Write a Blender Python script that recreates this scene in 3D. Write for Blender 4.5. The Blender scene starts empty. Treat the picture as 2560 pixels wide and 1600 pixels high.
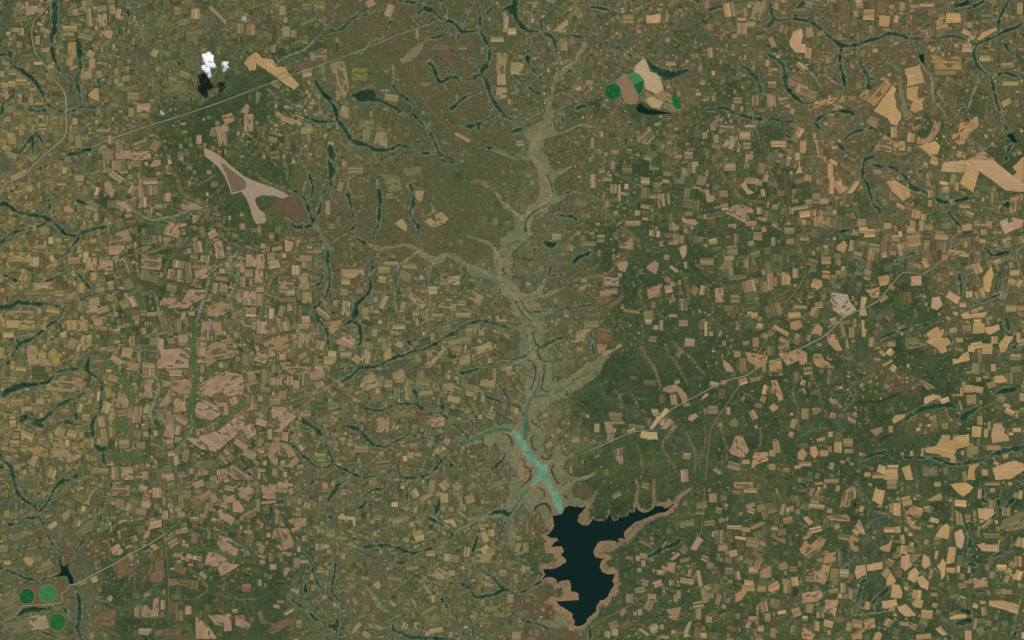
import bpy, math, random
import numpy as np
from mathutils import Vector

# ---------------------------------------------------------------- camera, sky, sun
# 1 unit = 20 m.  x east, y north, the middle of the surveyed area is the origin (51 x 32 km).
scene = bpy.context.scene
CAM_H = 6000.0
cam_d = bpy.data.cameras.new('camera'); cam = bpy.data.objects.new('camera', cam_d)
scene.collection.objects.link(cam)
cam.location = (0, 0, CAM_H)
cam_d.sensor_fit = 'HORIZONTAL'; cam_d.sensor_width = 36.0
cam_d.lens = 36.0 * CAM_H / 2560.0
cam_d.clip_start = 10.0; cam_d.clip_end = 60000.0
scene.camera = cam
scene.render.resolution_x = 1024; scene.render.resolution_y = 640

SUN = Vector((18, 43, 75)).normalized()
world = bpy.data.worlds.new('World'); scene.world = world; world.use_nodes = True
wn = world.node_tree.nodes; wl = world.node_tree.links
sky = wn.new('ShaderNodeTexSky'); sky.sky_type = 'NISHITA'; sky.sun_disc = False
sky.sun_elevation = math.asin(SUN.z); sky.sun_rotation = math.atan2(SUN.x, SUN.y)
wn['Background'].inputs['Strength'].default_value = 0.06
wl.new(sky.outputs['Color'], wn['Background'].inputs['Color'])
sun_d = bpy.data.lights.new('sun', 'SUN'); sun = bpy.data.objects.new('sun', sun_d)
scene.collection.objects.link(sun)
sun_d.energy = 3.0; sun_d.angle = math.radians(0.5); sun_d.color = (1.0, 0.965, 0.91)
sun.rotation_euler = SUN.to_track_quat('Z', 'Y').to_euler()
scene.view_settings.view_transform = 'Standard'; scene.view_settings.look = 'None'
scene.view_settings.exposure = 0.05; scene.view_settings.gamma = 1.0

# ---------------------------------------------------------------- survey notes
# every line: KIND x,y[,width] ... in tenths of the tile survey sheet; one sheet is 12.8 by 8 km
LINES = {
'00': """D 52,0,12 52,15,14 52,26,10 49,35,8 50,50,7 52,58,6 57,67,4 63,73,4 71,77,4
D 73,38,8 75,45,16 75,53,16 76,58,9 76,66,8 73,72,6 72,77,6 74,85,7 76,95,4 77,101,4
D 3,43,4 9,50,5 10,58,5 14,63,6 21,67,8 28,72,8 34,78,8 39,86,7 43,95,6 48,101,4 56,105,3 66,106,4 72,103,4 78,101,6 90,102,8
D 11,82,6 13,90,6 3,97,4 2,104,4 0,110,4
D 20,95,5 25,101,5 33,105,5 43,104,4
D 37,105,3 38,112,5 37,119,6 34,126,5 30,130,7 24,137,7 18,145,12
D 31,130,8 31,140,7 32,147,8
D 36,127,3 40,135,3
D 93,75,9 95,82,6
D 60,151,6 65,146,9 72,146,8 79,142,9 85,141,10
D 0,52,3 9,51,3
D 6,71,3 11,67,3
D 121,0,6 121,15,5 119,30,5
G 8,0,22 5,10,22 4,20,16 2,35,16
G 52,0,30 52,20,28
P 46,0,2 49,14,2
G 203,30,15 212,40,15
G 204,0,16 206,24,14
G 215,83,6 225,76,6 241,73,6
G 210,50,12 222,44,14 232,40,12
G 130,45,26 138,52,26
R 46,4,3 40,12,3 32,20,3 30,33,3 33,48,3.5 38,56,3.5 45,65,3.5 51,75,3.5 58,83,4 62,91,4 62.5,110,4 62.5,125,4 58,133,4 47,142,4 37,151,4
R 241,84,3 210,96,3 187,104,3 160,113,3 140,119,2.6 120,126,3 103,132,3 88,139,2.5
F 250,86,30 225,97,34 205,104,34 185,112,30 160,110,20
F 170,140,24 185,130,30 180,150,40 235,88,20
N 125,58,3 140,68,4 148,78,4 150,95,3 158,108,5
N 188,98,12 200,88,14 212,84,10
N 148,0,6 148,14,4
D 65,105,0.1 66,105,0.1""",
'01': """D 71,29,8 80,28,6 85,23,5 90,18,4 100,15,3 115,10,3 127,5,3
G 70,29,8 60,33,9 50,45,12 40,52,14 30,58,18 24,60,20
P 43,24,3 50,20,3 57,18.5,3 64,21,3 70,27,3
P 21,64,2 21,58,2 30,53,3 38,50,3 47,46,3 55,38,3 62,32,2
D 119,38,3 124,25,4 130,12,3
P 93,50,2 100,50,2 107,41,2 113,37,2 118,38,2 119,44,2
D 136,1,5 150,3,6 159,7,8
D 159,0,4 159,7,7 166,10,7 172,15,7 178,19,7 185,21,8 190,25,9 195,30,8 202,30,5 210,29,6 214,34,7 219,42,7 221,50,7 219,60,7 213,68,8 218,78,8 221,88,9 225,95,12 230,103,7 236,110,8 242,113,6
D 157,9,4 153,13,4 149,16,3
D 175,0,5 178,8,5 179,17,5
D 200,9,3 196,18,5 194,25,5
D 211,10,4 212,18,5 211,29,5
D 222,8,3 217,15,4 213,19,4
D 168,17,3 163,23,4
D 184,24,3 178,32,3 170,35,4 163,36,3
D 194,30,3 190,38,3
D 236,10,18 242,8,26
D 203,55,5 207,61,5 213,65,4
D 161,60,4 167,62,5 170,70,7 173,76,10 178,76,8 185,73,7 192,74,6 200,75,6 208,72,6 214,69,6
P 158,63,2 162,58,2 167,58,2 170,64,2
D 184,72,3 182,66,3
P 120,65,3 125,68,3 129,62,3 130,72,3 129,80,3
D 130,82,4 133,86,7 140,92,6 147,97,6 150,101,5 149,107,4
D 92,90,14 98,92,24 106,90,30 112,91,20
D 110,94,10 118,95,8 125,99,6 133,103,5 140,107,4 149,108,4
D 149,108,4 155,115,4 163,123,4 168,132,5 171,140,6 175,146,8 185,151,6
D 77,113,8 76,106,8 73,100,8 67,92,12 62,86,10 57,78,8 54,70,7 55,65,3
G 75,98,14 68,90,14 60,78,8
G 12,83,4 18,90,14 28,95,16 36,102,14 42,108,10
P 11,84,2 20,92,2 28,94,2 36,101,2 42,107,2
D 43,108,5 50,112,8 60,115,7 70,115,6 77,114,7
D 77,114,8 83,121,8 88,130,10 95,135,12 104,137,10 113,141,10 120,142,10 128,140,8 136,137,8 147,140,5
D 153,145,4 162,145,4 172,144,5
D 185,103,9 190,98,8 196,93,5 204,89,4 212,88,3
D 195,120,4 203,119,5 210,117,6 218,113,5 228,108,4
D 210,117,3 210,125,3
D 69,136,8 71,145,16 73,151,20
N 8,118,14 7,128,8 9,137,6 14,147,6 22,151,6
N 26,123,6 30,133,12 28,150,10
N 30,130,14 40,125,12
P 155,79,3 160,80,4 166,78,3
V 140,56,16 148,50,20 157,42,14
r 50,58,1.2 120,58,1.2 148,58.5,1.2
r 147,60,1.5 152,80,1.5 160,97,1.5 170,110,1.5 185,125,1.5
R 170,20,2 161,24,2.2 140,31,2.2 120,39,2.2 100,47,2.4 80,55,2.4 70,58,2.4 55,64,2.4 31,72,2.4 12,79,2.4 0,84,2.6
r 68,58,1.4 48,59,1.4 30,67,1.4 17,73,1.4
F 30,40,26 50,38,20 60,42,16
F 14,66,10 10,75,10
F 30,82,26 38,92,26 22,104,18
F 16,130,40 20,143,24
F 138,100,18 146,104,16""",
'02': """D 3,0,18 2,10,18 4,18,12 9,24,10 16,29,8 24,30,7 32,32,8 38,36,8 41,42,8 42,50,8 44,56,4
D 27,18,7 28,25,3 29,30,3
D 52,33,6 60,34,6 67,35,4
D 15,50,3 15,58,7 19,64,7 24,70,5 29,75,3
D 1,68,3 5,74,4 12,79,4 19,85,4 25,89,3
G 36,7,8 42,5,8 48,4,6
D 75,7,3 85,8,4 93,10,4 103,10,5
G 72,6,6 73,20,6 71,38,6
D 0,125,10 8,122,6
G 0,104,10 8,115,10 14,124,8
D 62,102,10 68,100,10
D 51,107,3 58,105,4 62,102,6
D 48,114,5 47,120,4
P 45,126,3 55,122,3 65,118,3 80,121,3
G 76,37,8 85,40,8 96,44,12 105,40,9 112,36,9 122,34,8 133,37,9 140,38,9 150,45,8 151,48,12
D 99,45,4 100,55,4 101,65,8
D 100,45,4 108,50,5 113,55,5 113,66,4
P 113,54,2 124,54,2
D 128,56,8 131,61,14 138,67,16 147,71,24 157,69,16 165,67,12
G 160,68,22 171,72,16 176,80,14 183,86,12
D 185,10,4 195,7,5 205,6,7 211,2,16
G 168,0,6 166,15,7 160,22,8 150,30,7
G 165,22,12 175,28,20 185,38,20 190,45,12 191,55,10
G 190,40,10 205,40,10 220,38,8 238,30,8
D 215,62,4 222,65,8 229,72,10 233,80,8 235,88,5
P 214,63,3 213,72,3
D 183,104,5 200,102,6 210,107,8 220,110,8 230,112,7 242,114,6
D 223,98,3 226,108,3 230,118,4
r 131,20,1.5 127,40,1.5
r 223,97,2 230,120,2 236,140,2
F 118,108,14 128,112,16 136,120,16
F 60,103,6 84,100,10
F 205,96,26 185,108,16 200,112,14 186,122,18
F 170,132,20 178,140,20""",
'03': """D 3,0,7 2,8,6 5,17,6 12,19,5 25,18,4 35,20,6 43,22,8 50,28,8 60,36,8 68,42,9 78,43,8 88,41,7 98,37,7 105,36,8 112,32,8 120,32,7 130,35,8 140,37,8 150,36,5 160,36,5 175,34,8 185,37,5 198,41,5 208,37,5 218,33,6 225,29,7 235,26,7 242,21,7
D 25,18,4 28,8,5 33,3,5 41,3,5 44,6,4 52,7,3
D 6,17,6 3,22,8 0,27,7
D 218,32,5 218,20,5 221,12,4 226,3,5 228,0,5
D 235,28,3 242,34,3
D 178,5,14 187,3,14 188,0,10
G 186,4,26 205,6,20
D 195,6,4 203,2,8
D 125,18,4 131,14,5 136,12,3
D 141,27,2 145,22,3 150,18,3
G 62,26,6 72,21,6
D 70,43,4 68,53,5 69,63,7 71,73,9 74,84,8
D 87,60,3 91,66,6 95,73,8 100,75,6
D 95,74,6 95,82,12 97,88,12
P 88,61,2 94,76,2 94,85,2
P 100,72,2 102,77,2
D 107,42,5 108,50,4 112,56,3 118,60,4 124,66,3
V 112,57,4 123,65,6 125,80,8 126,92,10 129,102,14 132,110,22
D 138,38,5 141,45,4 143,52,4
P 143,56,3 148,65,4 154,72,5 156,90,5 157,102,5
D 160,37,4 163,43,5 167,49,5
D 198,41,4 195,50,5 197,60,6 203,67,7 210,72,6 212,80,6 215,92,6 218,103,5 222,115,4 226,122,4
D 211,72,6 222,69,6 230,70,6 237,75,6
D 234,134,4 228,140,5 225,151,6
P 199,66,3 197,80,4 193,90,4 190,100,5 188,104,6
P 160,88,6 168,97,4
D 222,40,4 228,48,5 232,52,3
D 0,51,5 8,56,6 14,62,10 16,72,12 18,83,14 26,92,9 33,97,7 40,98,5
G 14,58,5 22,56,5 30,58,5
P 30,58,3 42,70,3 50,82,4
D 0,113,5 8,113,6 18,115,6 28,115,6 36,113,4 43,115,5 52,109,6 60,106,6 70,105,8 80,107,14
D 43,116,5 50,122,5 57,125,4 63,131,4 69,138,4 72,142,5 80,148,4 88,151,5
G 34,115,4 38,125,4 40,140,3
D 69,135,3 76,128,5 83,124,7 90,123,8 98,121,7
D 92,151,8 100,147,6
G 97,105,8 104,109,12 108,115,12
P 213,92,2 207,98,2 206,115,2
F 190,92,20 198,98,16
F 10,45,20 20,52,20 0,128,12 12,128,10
F 152,120,18 160,138,12 220,148,30 234,145,26""",
'10': """R 37,0,4 28,9,4 20,16,4 7,21,3.6 2,28,3.6 0,33,3.6
r 54,0,2 35,6,2 26,12,2
D 0,43,6 5,41,8 10,45,8 17,49,7 25,51,7 33,53,7 42,54,9 50,58,8 55,64,9 62,70,7 72,71,8 80,68,7 90,65,7 101,63,7
G 55,62,16 62,67,20 72,68,14
D 42,54,6 46,48,6 47,43,8 46,38,5
D 27,50,4 27,46,4
D 45,57,5 40,61,5 33,64,4 25,65,4 15,68,6 5,74,5 0,80,5
D 75,71,5 72,77,5 66,84,6 60,90,6 55,94,5
D 73,38,8 80,41,6 88,43,4
G 5,5,34
G 75,2,16
D 0,107,8 7,110,8 14,114,5
D 30,114,3 40,116,4 50,112,5 58,108,4 66,106,3 72,106,5 77,112,6 83,119,7 86,124,4
D 0,139,14 8,139,16 17,135,10 25,136,10 35,136,8 47,136,6 58,140,4
D 60,141,4 65,136,4 75,134,4 80,130,5 87,127,3
D 60,141,4 57,148,6 54,151,8
N 94,14,5 108,25,6 117,35,7 125,45,8 130,50,6
N 88,43,4 100,48,6 107,58,6 110,63,8
P 125,47,4 140,56,4 150,56,6 165,53,5 180,48,4 195,47,4
P 95,93,4 110,93,4 115,98,4
N 110,100,6 125,88,8 140,88,8 155,82,10 170,80,10 178,72,10
N 175,78,4 183,90,4 188,100,4
N 165,88,5 157,100,5 156,110,5
N 185,26,4 200,16,3 205,12,3
N 186,18,4 184,24,4
N 195,38,6 205,30,4 212,22,4
N 155,0,4 166,15,7 172,30,9 185,38,12 195,42,12 196,55,10 207,62,10 222,66,12
G 150,52,10 170,50,8 180,60,8 178,72,12 165,90,14
P 225,80,4 222,90,4 200,105,5 197,115,5 190,140,7 187,151,7
P 224,95,6 225,110,5 218,130,5 222,151,5
P 145,122,4 149,135,4 150,151,4
P 96,125,3 108,130,3 111,140,3
F 172,10,40 190,12,50 205,35,44 215,45,40 210,28,40 228,40,20
F 135,75,40 150,72,24 145,85,20
F 113,90,10 130,95,14
F 120,60,12 100,38,20
F 205,116,12 215,116,8 185,118,12
F 155,143,24 170,148,24
F 110,12,14 140,8,12 115,25,10""",
'11': """D 69,0,10 71,8,14 71,16,12 71,22,10 67,27,5 62,33,3 61,42,3 59,50,5 55,55,7 53,58,5
P 43,0,3 46,8,3 49,14,3
D 50,14,7 52,19,5 54,27,4 52,34,4 48,37,5
D 33,29,5 40,31,5 45,36,6 48,42,7 51,50,6 53,57,6
N 0,10,5 5,18,6 18,24,7 30,27,7
N 27,0,8 29,10,8 30,20,6
D 87,30,9 88,35,9 90,45,4 92,52,3 94,60,4 90,66,3
P 92,15,3 88,18,3 87,26,3 92,33,3 94,35,3
P 94,52,2 98,48,2
D 116,24,7 117,33,10 117,42,7 116,53,5 116,60,6 112,67,6 111,74,3
P 114,19,4 115,24,3
D 146,24,8 148,33,8 149,42,8 146,47,6 147,54,6 150,59,6 153,62,7 153,68,4 153,80,3
P 132,35,3 140,44,3 147,47,3
P 142,24,3 146,30,2
D 32,58,3 37,63,5 47,63,3 53,62,3
V 54,60,8 60,67,8 65,76,10 70,83,12
V 70,80,4 78,74,4 86,70,8 93,73,8
D 95,74,6 103,79,6
V 105,78,8 113,83,10 125,83,8 140,80,6 152,84,12
V 152,84,14 160,90,14 170,95,20 180,90,12 190,93,14 200,100,16 212,105,20 225,110,24 235,112,24
P 153,86,4 145,93,4 137,98,4 134,102,4 131,110,3
D 132,105,4 132,115,5 132,120,3
P 131,120,3 131,135,3 134,145,3
P 168,97,4 163,107,3 159,113,3
D 161,110,6 161,118,5
D 44,80,3 55,78,3 62,77,3
D 68,85,8 67,95,8 69,104,9 70,112,7 69,120,6 66,128,4 60,135,5 55,140,6
D 65,100,5 64,108,4 60,117,4 54,119,4
D 63,87,3 57,92,3 52,97,2
D 109,96,4 110,102,5 107,108,5 108,117,5 107,124,7 102,130,7 95,137,12 94,145,16 92,151,14
D 110,125,3 114,131,4
D 56,143,6 59,151,7
D 65,136,3 73,145,3
F 38,146,18 52,146,18
N 39,81,5 36,90,6 30,100,9 17,108,9 12,120,9 8,130,8
N 47,140,5 35,147,5 30,151,5
P 200,72,2 210,75,3 220,78,3 227,86,4 230,95,4
N 205,20,10 218,22,8 230,35,8 240,48,10
G 210,18,14
D 231,121,2 225,138,2
D 175,0,3 190,3,6
r 163,17,1.5 175,35,1.5 187,50,1.5
P 165,42,3 168,48,5 157,56,3
F 10,88,20 12,82,24 4,78,16
F 30,140,24
F 190,15,6
F 20,10,24
N 0,50,4 10,50,3 14,60,3""",
'12': """D 50,32,3 58,30,5 66,31,4
N 74,33,4 83,38,6 100,38,6 112,42,5
N 85,39,5 92,52,5 100,61,5 110,68,6 118,75,6 122,86,6
N 92,3,4 97,12,4 105,17,4 118,23,3 128,26,3
N 140,0,3 150,5,3 153,15,3 155,25,3
N 150,2,4 161,7,4
N 190,0,8 200,15,7 210,28,7 218,37,7 242,40,4
N 108,92,6 98,98,7 92,106,7 80,110,6 65,112,4
D 58,97,6 63,93,8 68,90,8 75,87,8
D 30,77,10 37,80,16 42,79,8
D 42,51,3 50,53,5 57,54,6 62,59,5 65,62,2
D 38,98,2 36,103,4 35,109,3
D 35,110,3 48,108,3
D 55,141,3 65,138,4 75,137,4
D 37,143,2 42,137,2
D 50,116,3 58,113,3
P 20,131,3 35,128,3 50,120,3
D 20,144,3 30,143,3 37,143,2
N 121,120,5 122,133,5 127,141,5 125,151,5
N 160,105,5 166,120,5 167,135,5
N 183,110,4 187,130,4
N 143,142,3 135,150,3
F 124,60,10 133,65,10
F 112,106,30 113,120,40 112,132,30 112,147,44
F 88,72,30 92,85,26 90,97,20
F 148,100,40 155,102,24
F 170,68,26 190,62,20 196,70,20 176,82,26 164,78,14
F 150,78,16 155,90,14
F 97,22,12 110,12,12 130,10,12
F 180,32,18 172,32,14
F 125,30,14
F 225,30,12 240,32,12
F 225,65,16 240,66,14
F 120,62,14
F 155,122,22
F 100,44,12
G 222,118,6 200,130,6
r 0,0,0.1 0.1,0,0.1""",
'13': """N 43,0,4 50,15,6 51,27,6 54,33,5
D 91,0,5 90,10,7 90,18,7 94,24,7 96,32,6 99,40,5 104,47,6 108,50,4
D 95,2,6 100,5,5 118,7,5 125,12,5 133,20,6 137,27,8 148,30,6 158,36,7 168,40,6 180,38,5 190,36,5 200,34,3
D 66,69,4 72,67,8 76,66,10
D 114,100,4 122,96,4 130,91,6 137,88,6 141,89,4
D 169,48,4 175,55,5 181,62,6 190,62,4
D 222,42,10 226,43,14
D 205,83,8 212,90,8 222,88,8 228,86,6
D 180,108,5 183,118,6 182,128,5
D 188,138,5 200,134,4 212,130,5 220,127,5
G 50,130,8 55,140,10 58,148,10
F 0,135,8 20,133,8 40,130,8 50,130,8
F 122,97,8 105,107,8 90,113,8 75,120,8
F 40,105,20 50,122,16 30,108,14
F 20,10,20 28,25,16 25,38,20
F 65,104,14 85,45,20
F 130,135,60 145,145,50
F 225,5,26 235,10,14
G 108,56,12 112,50,8 50,68,20 58,70,16
R 242,80,3 235,87,3 235,92,3 238,103,3 242,115,3
R 174,73,2.6 172,87,2.6 170,91,2.6 158,100,2.8 146,108,2.8 128,106,2.8 118,117,3 110,126,3 103,134,3.2 90,140,3.4 75,147,3.4 68,151,3.4
r 80,87,2 76,93,2 75,102,2
r 0,5,2 8,25,2 15,42,2 20,58,2
r 32,87,2 36,104,2 29,120,2 20,131,2 10,148,2
F 86,134,7""",
'20': """D 55,0,8 48,4,6 40,10,8 33,16,7 25,20,8 19,22,7 14,30,4 8,40,4 5,45,3
D 16,18,8 18,21,6
D 56,3,6 58,10,7 57,15,4
D 0,75,5 4,70,12 12,65,16 20,62,18 30,61,10 40,60,8 47,57,5 53,50,5 65,47,6 75,45,6 80,44,10
D 84,36,12 82,44,12 86,51,8 92,54,4 96,60,4 96,70,4 95,80,6 94,87,5 90,92,6 87,97,6 87,105,10 87,110,10
D 20,56,8 22,61,10
D 85,53,5 84,60,5 81,67,6 77,71,6 70,74,5 62,77,4 54,82,5 49,87,8 43,92,10 38,95,10 32,94,8 25,92,8 20,91,8
D 21,95,8 23,94,6
D 70,75,6 71,85,6 73,93,7 76,98,6 69,98,6 62,96,7 67,94,5
D 30,97,8 40,100,10
G 66,78,10 69,90,10 42,105,12
D 90,118,8 95,122,14 99,121,8
D 96,124,8 98,133,6 101,137,5
D 0,127,6 3,132,8 9,137,9 12,145,9 13,151,9
D 2,140,5 0,138,5
D 70,148,14 72,148,10
P 37,42,4 44,43,4 48,48,4
N 97,33,5 103,42,10 111,50,12 118,60,16 125,70,14 126,76,4
P 131,50,5 132,40,6 131,25,6 135,18,6 145,12,5 150,5,5
L 182,0,12 183,20,10 182,40,12 186,52,14 185,60,12 182,70,12 181,80,12 182,90,10 181,105,10 170,115,8
L 240,70,12 220,85,12 212,95,12 203,102,8
L 97,33,5 103,42,10 111,50,12 118,60,16 125,70,14
L 112,128,14 128,130,16 142,134,10
L 112,98,20 120,104,16
N 225,0,7 228,20,7 236,35,6 242,45,6
P 180,90,3 181,105,3 165,125,2
P 145,50,8 150,65,8 142,85,10 145,100,6
F 188,140,50 205,138,40 212,124,18 196,132,20
F 122,8,26 118,15,22
F 190,88,10 190,98,14 200,96,12
F 235,20,16 230,15,10 215,42,20 225,46,10
F 160,128,14 148,127,16
F 165,116,14
r 195,127,1.5 205,138,1.5 213,149,1.5""",
'21': """D 58,0,8 63,5,7 67,12,6 68,20,8 69,26,9
D 80,8,6 85,4,5 91,1,6 97,5,7 99,12,7 99,20,7 95,25,7 91,28,4
D 41,4,5 39,6,4
D 81,60,8 85,56,8 92,51,5 98,46,10 103,45,9 112,44,6 120,41,6 130,36,6 140,33,5 150,29,6 158,28,5 167,24,6 175,19,6 183,14,7 192,9,8 200,4,6 210,1,5 220,2,5 230,5,5 242,8,5
D 143,19,3 150,28,3
D 163,3,2 175,12,3
D 193,51,8 200,49,8 207,47,5 217,43,4 230,41,4 242,40,4
D 95,80,6 102,83,7 112,85,8 120,85,7 127,82,7 135,79,6 145,79,5 152,80,6 158,86,9 160,89,10 170,88,4 177,90,6 183,95,3 195,105,4 200,111,4
D 128,65,4 131,70,6 134,78,5
D 147,60,5 149,66,7 153,75,6 153,80,5
D 175,75,4 177,83,6 178,90,6
D 83,101,5 88,101,8 97,104,9 103,110,9 108,116,9 115,119,6 123,120,6 132,115,5 140,111,4 150,109,5 162,112,4 173,109,4 180,108,4 187,112,4
D 42,89,2 45,95,7 49,98,9 55,102,8 59,106,12 63,111,4 66,117,4 69,125,3 72,132,4 73,137,5
D 17,113,2 30,116,2 37,121,5 42,127,6 50,133,5 58,139,5 65,139,4 73,137,5 80,140,5 88,144,4 97,148,3 105,150,3
D 105,149,4 120,147,4 130,148,4 150,149,6 160,147,5 168,142,8 175,133,4 181,127,5
D 182,132,3 185,138,5
D 60,140,3 55,150,3
D 212,73,4 220,73,4 230,77,3
D 233,65,2 238,75,2 240,82,2
D 225,91,4 230,100,4
D 197,83,2 203,93,2 206,105,2
D 222,142,3 230,135,3 237,128,3
E 187,112,3 193,116,4 200,114,6 208,111,6 215,108,7 225,105,8 233,103,7 242,105,4
V 185,112,8 200,113,16 215,108,16 228,104,22 242,104,30
F 4,48,20 12,56,26 22,62,16 20,48,14
F 36,56,12
N 5,43,5 15,52,6 25,62,6 33,72,5
N 0,60,4 12,75,5 28,92,5
F 27,131,16
G 53,50,12 170,48,20 60,35,12
F 0,140,30
N 87,120,8 92,128,10""",
'22': """S 7,140,16 14,150,14 40,145,8
P 18,28,4 24,38,4 25,44,4
K 0,38,2 10,35,3 15,33,2
D 75,13,4 76,22,4 77,32,3
E 26,48,3 25,60,4 22,68,4 18,75,5 16,80,8 13,86,8 13,92,10 14,100,13 14,105,14 12,113,6
E 24,72,3 35,71,3
L 40,69,4 50,64,5 58,58,5 66,53,5 75,48,5
R 72,124,2.4 88,117,2.4 104,110,2.6 117,105,2.6 130,104,2.6 140,95,3 150,85,3 160,79,3 172,73,3 185,66,3 197,60,3 207,56,3 220,53,3 230,47,3 242,39,3.2
r 216,60,2 208,72,2.4 200,84,2.4 190,99,2.4 187,107,2.4 186,120,2.2 184,138,2 183,151,2
r 242,17,2 232,32,2 220,50,2
N 102,0,4 105,10,4 106,14,4
N 123,0,3 124,18,3
N 122,26,10 127,35,6 133,43,6 137,52,6 139,60,5 141,66,5
N 145,23,5 148,33,4 155,40,4.5 160,50,4.5 166,60,4
N 151,19,5 160,28,5 170,37,5 178,47,6 184,53,4
N 97,68,4 103,70,4 112,69,3 116,75,3 120,83,4 126,88,4
N 102,71,4 104,83,5
N 117,74,3 127,75,3
N 165,107,4 170,118,4 174,130,4 172,145,4
N 183,103,4 182,120,4 176,135,4
N 118,118,3 122,130,3 123,145,3 120,151,3
N 155,100,8 147,110,5 142,120,4 148,130,4 157,145,5
N 199,95,4 198,105,4 202,118,4 203,125,3 202,133,3 195,134,3
N 234,103,6 235,115,3 232,122,2 228,124,2
G 83,62,26 90,72,20 205,143,20 142,114,14
F 110,50,70 140,55,70 160,40,60 175,55,60 105,85,60 125,72,50 120,90,40 180,90,50 160,100,50 170,130,60 150,130,50 125,130,50 115,145,40 195,120,40 215,100,40 195,140,30
F 110,5,40 135,30,30 180,30,40 220,75,40 235,72,30 190,70,30""",
'23': """R 70,-1,3.6 68,1,3.6 62,7,3.6 52,16,3.6 40,22,3.4 25,30,3.4 10,37,3.4 0,40,3.4
D 78,50,4 81,55,5 80,63,4 81,70,5 78,76,5 72,83,3
N 68,35,6 80,36,8 74,28,6
G 73,20,8 78,30,12 77,45,16 82,60,12 70,90,8
K 83,78,2 97,77,4 105,77,5 113,74,4 125,69,3
K 98,78,3 99,85,3 102,91,3
K 145,63,3 150,68,3
D 160,0,5 145,6,5 125,10,5 115,13,5 105,18,4 100,27,3
r 0,0,0.1 0.1,0,0.1
D 130,94,8 140,87,10 150,83,10 160,81,12 170,80,12 178,83,10
D 185,93,20 190,88,16 200,82,10
D 215,70,8 222,67,12 232,66,10 242,60,8
D 227,38,5 226,30,5 235,25,5 242,22,4
D 228,8,10 226,0,12
D 170,15,6 173,22,6
F 190,17,8 210,15,8 222,10,8
D 88,132,8 100,127,8 110,125,8
K 103,116,4 112,110,4 118,107,3
D 130,130,4 150,130,5 163,132,8 175,136,6 190,135,6 205,131,6 220,125,12 232,122,12 242,120,10
F 25,70,80 40,65,80 60,70,50 15,90,50 45,95,60 10,105,50 50,90,40
F 110,85,60 100,95,50 130,75,40 95,115,50 120,115,60 135,118,50 110,105,50 145,115,30
F 90,20,30 125,30,40 140,40,30 120,25,30 60,40,20 12,22,14 
F 165,50,30 180,48,24 185,80,30 190,95,24 150,90,10
F 200,88,16 205,65,12
B 120,57,26 112,52,20
B 134,66,18 138,66,14
B 108,20,14
O 135,98,26 150,97,30 165,95,26 172,97,20 140,104,20 152,102,20
N 28,55,4 24,63,4 24,73,4 28,82,4 28,95,5 29,105,4
N 48,57,3 48,68,3.4 51,80,3.4 55,89,3
N 60,65,3 62,78,3 62,85,3
L 30,110,5 40,105,5 55,102,6
G 65,95,16 68,102,10""",
'30': """D 13,0,9 15,8,10 18,14,9 25,20,7 32,25,6 35,31,6 39,38,5 42,45,4 45,52,5 48,58,5 52,63,6 56,68,5
D 65,0,12 58,2,10 54,6,9 50,10,7 47,18,6 43,24,4 37,30,4
D 36,35,3 30,36,6 22,37,5 17,41,3
D 8,42,7 12,42,6
G 8,20,14 14,24,10 93,20,10
D 95,32,6 96,40,4 97,46,3 88,49,3 80,56,5 75,63,3 68,75,2
D 48,49,4 58,46,3
D 22,65,6 27,63,6 38,64,3 48,62,3
D 0,84,8 8,86,6 17,90,6 25,93,5 35,95,4 45,93,4 53,91,4
D 70,100,5 74,110,7 75,120,9 75,130,10 74,140,9 77,151,10
D 16,128,6 23,124,10 30,122,12 40,122,10 50,121,6 58,121,5 64,125,8 70,132,8
G 72,120,26 74,140,30 66,128,16
D 5,142,6 10,149,8
D 38,143,6 46,146,5 55,151,5
D 92,112,4 100,113,3
L 100,115,6 115,122,6 130,118,7 142,105,7 152,95,7
L 160,65,6 180,65,6 200,66,6 230,76,6 242,75,6
P 185,45,3 205,47,3 220,58,3 235,67,3
N 180,85,4 190,95,5 197,103,4 185,112,4
N 203,115,2 210,110,2 225,112,2 240,113,2
R 156,51,3.4 140,61,3.4 125,69,3.4 110,78,3.4 95,86,3.4 80,94,3.4 71,99,3.4 66,99,3.4 63,105,3.4 58,107,3 59,113,3 57,116,3.2 40,118,3.2 21,119,3.2 19,122,3.2 15,128,3.2 7,132,3.2 0,135,3.2
r 0,127,2 6,132,2
r 0,133,2 10,145,2
r 156,0,1.3 155,30,1.3 157,60,1.3 159,90,1.3 160,130,1.3
r 130,130,1.3 150,130,1.3 159,127,1.5
r 148,131,1.4 142,147,1.4
r 66,100,1.5 60,107,1.5
r 157,51,1.6 170,39,1.4 203,10,1.2 216,0,1.2
G 75,72,24 82,75,24 88,88,16
B 70,65,30 92,62,36 100,66,20 35,55,20 95,56,20
F 108,60,30 115,52,20 103,84,16 105,90,20
F 150,35,26 148,30,14 192,52,40 200,50,30 175,85,16 170,78,14
F 110,108,36 120,102,30 130,104,20 175,105,40 200,120,50 220,115,40 180,110,30
F 130,100,10 140,138,40 150,135,20 128,148,20 115,135,30 103,105,10 
F 230,50,26 212,100,24 222,90,20 236,90,20 218,50,20
F 140,62,12 152,90,6""",
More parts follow.
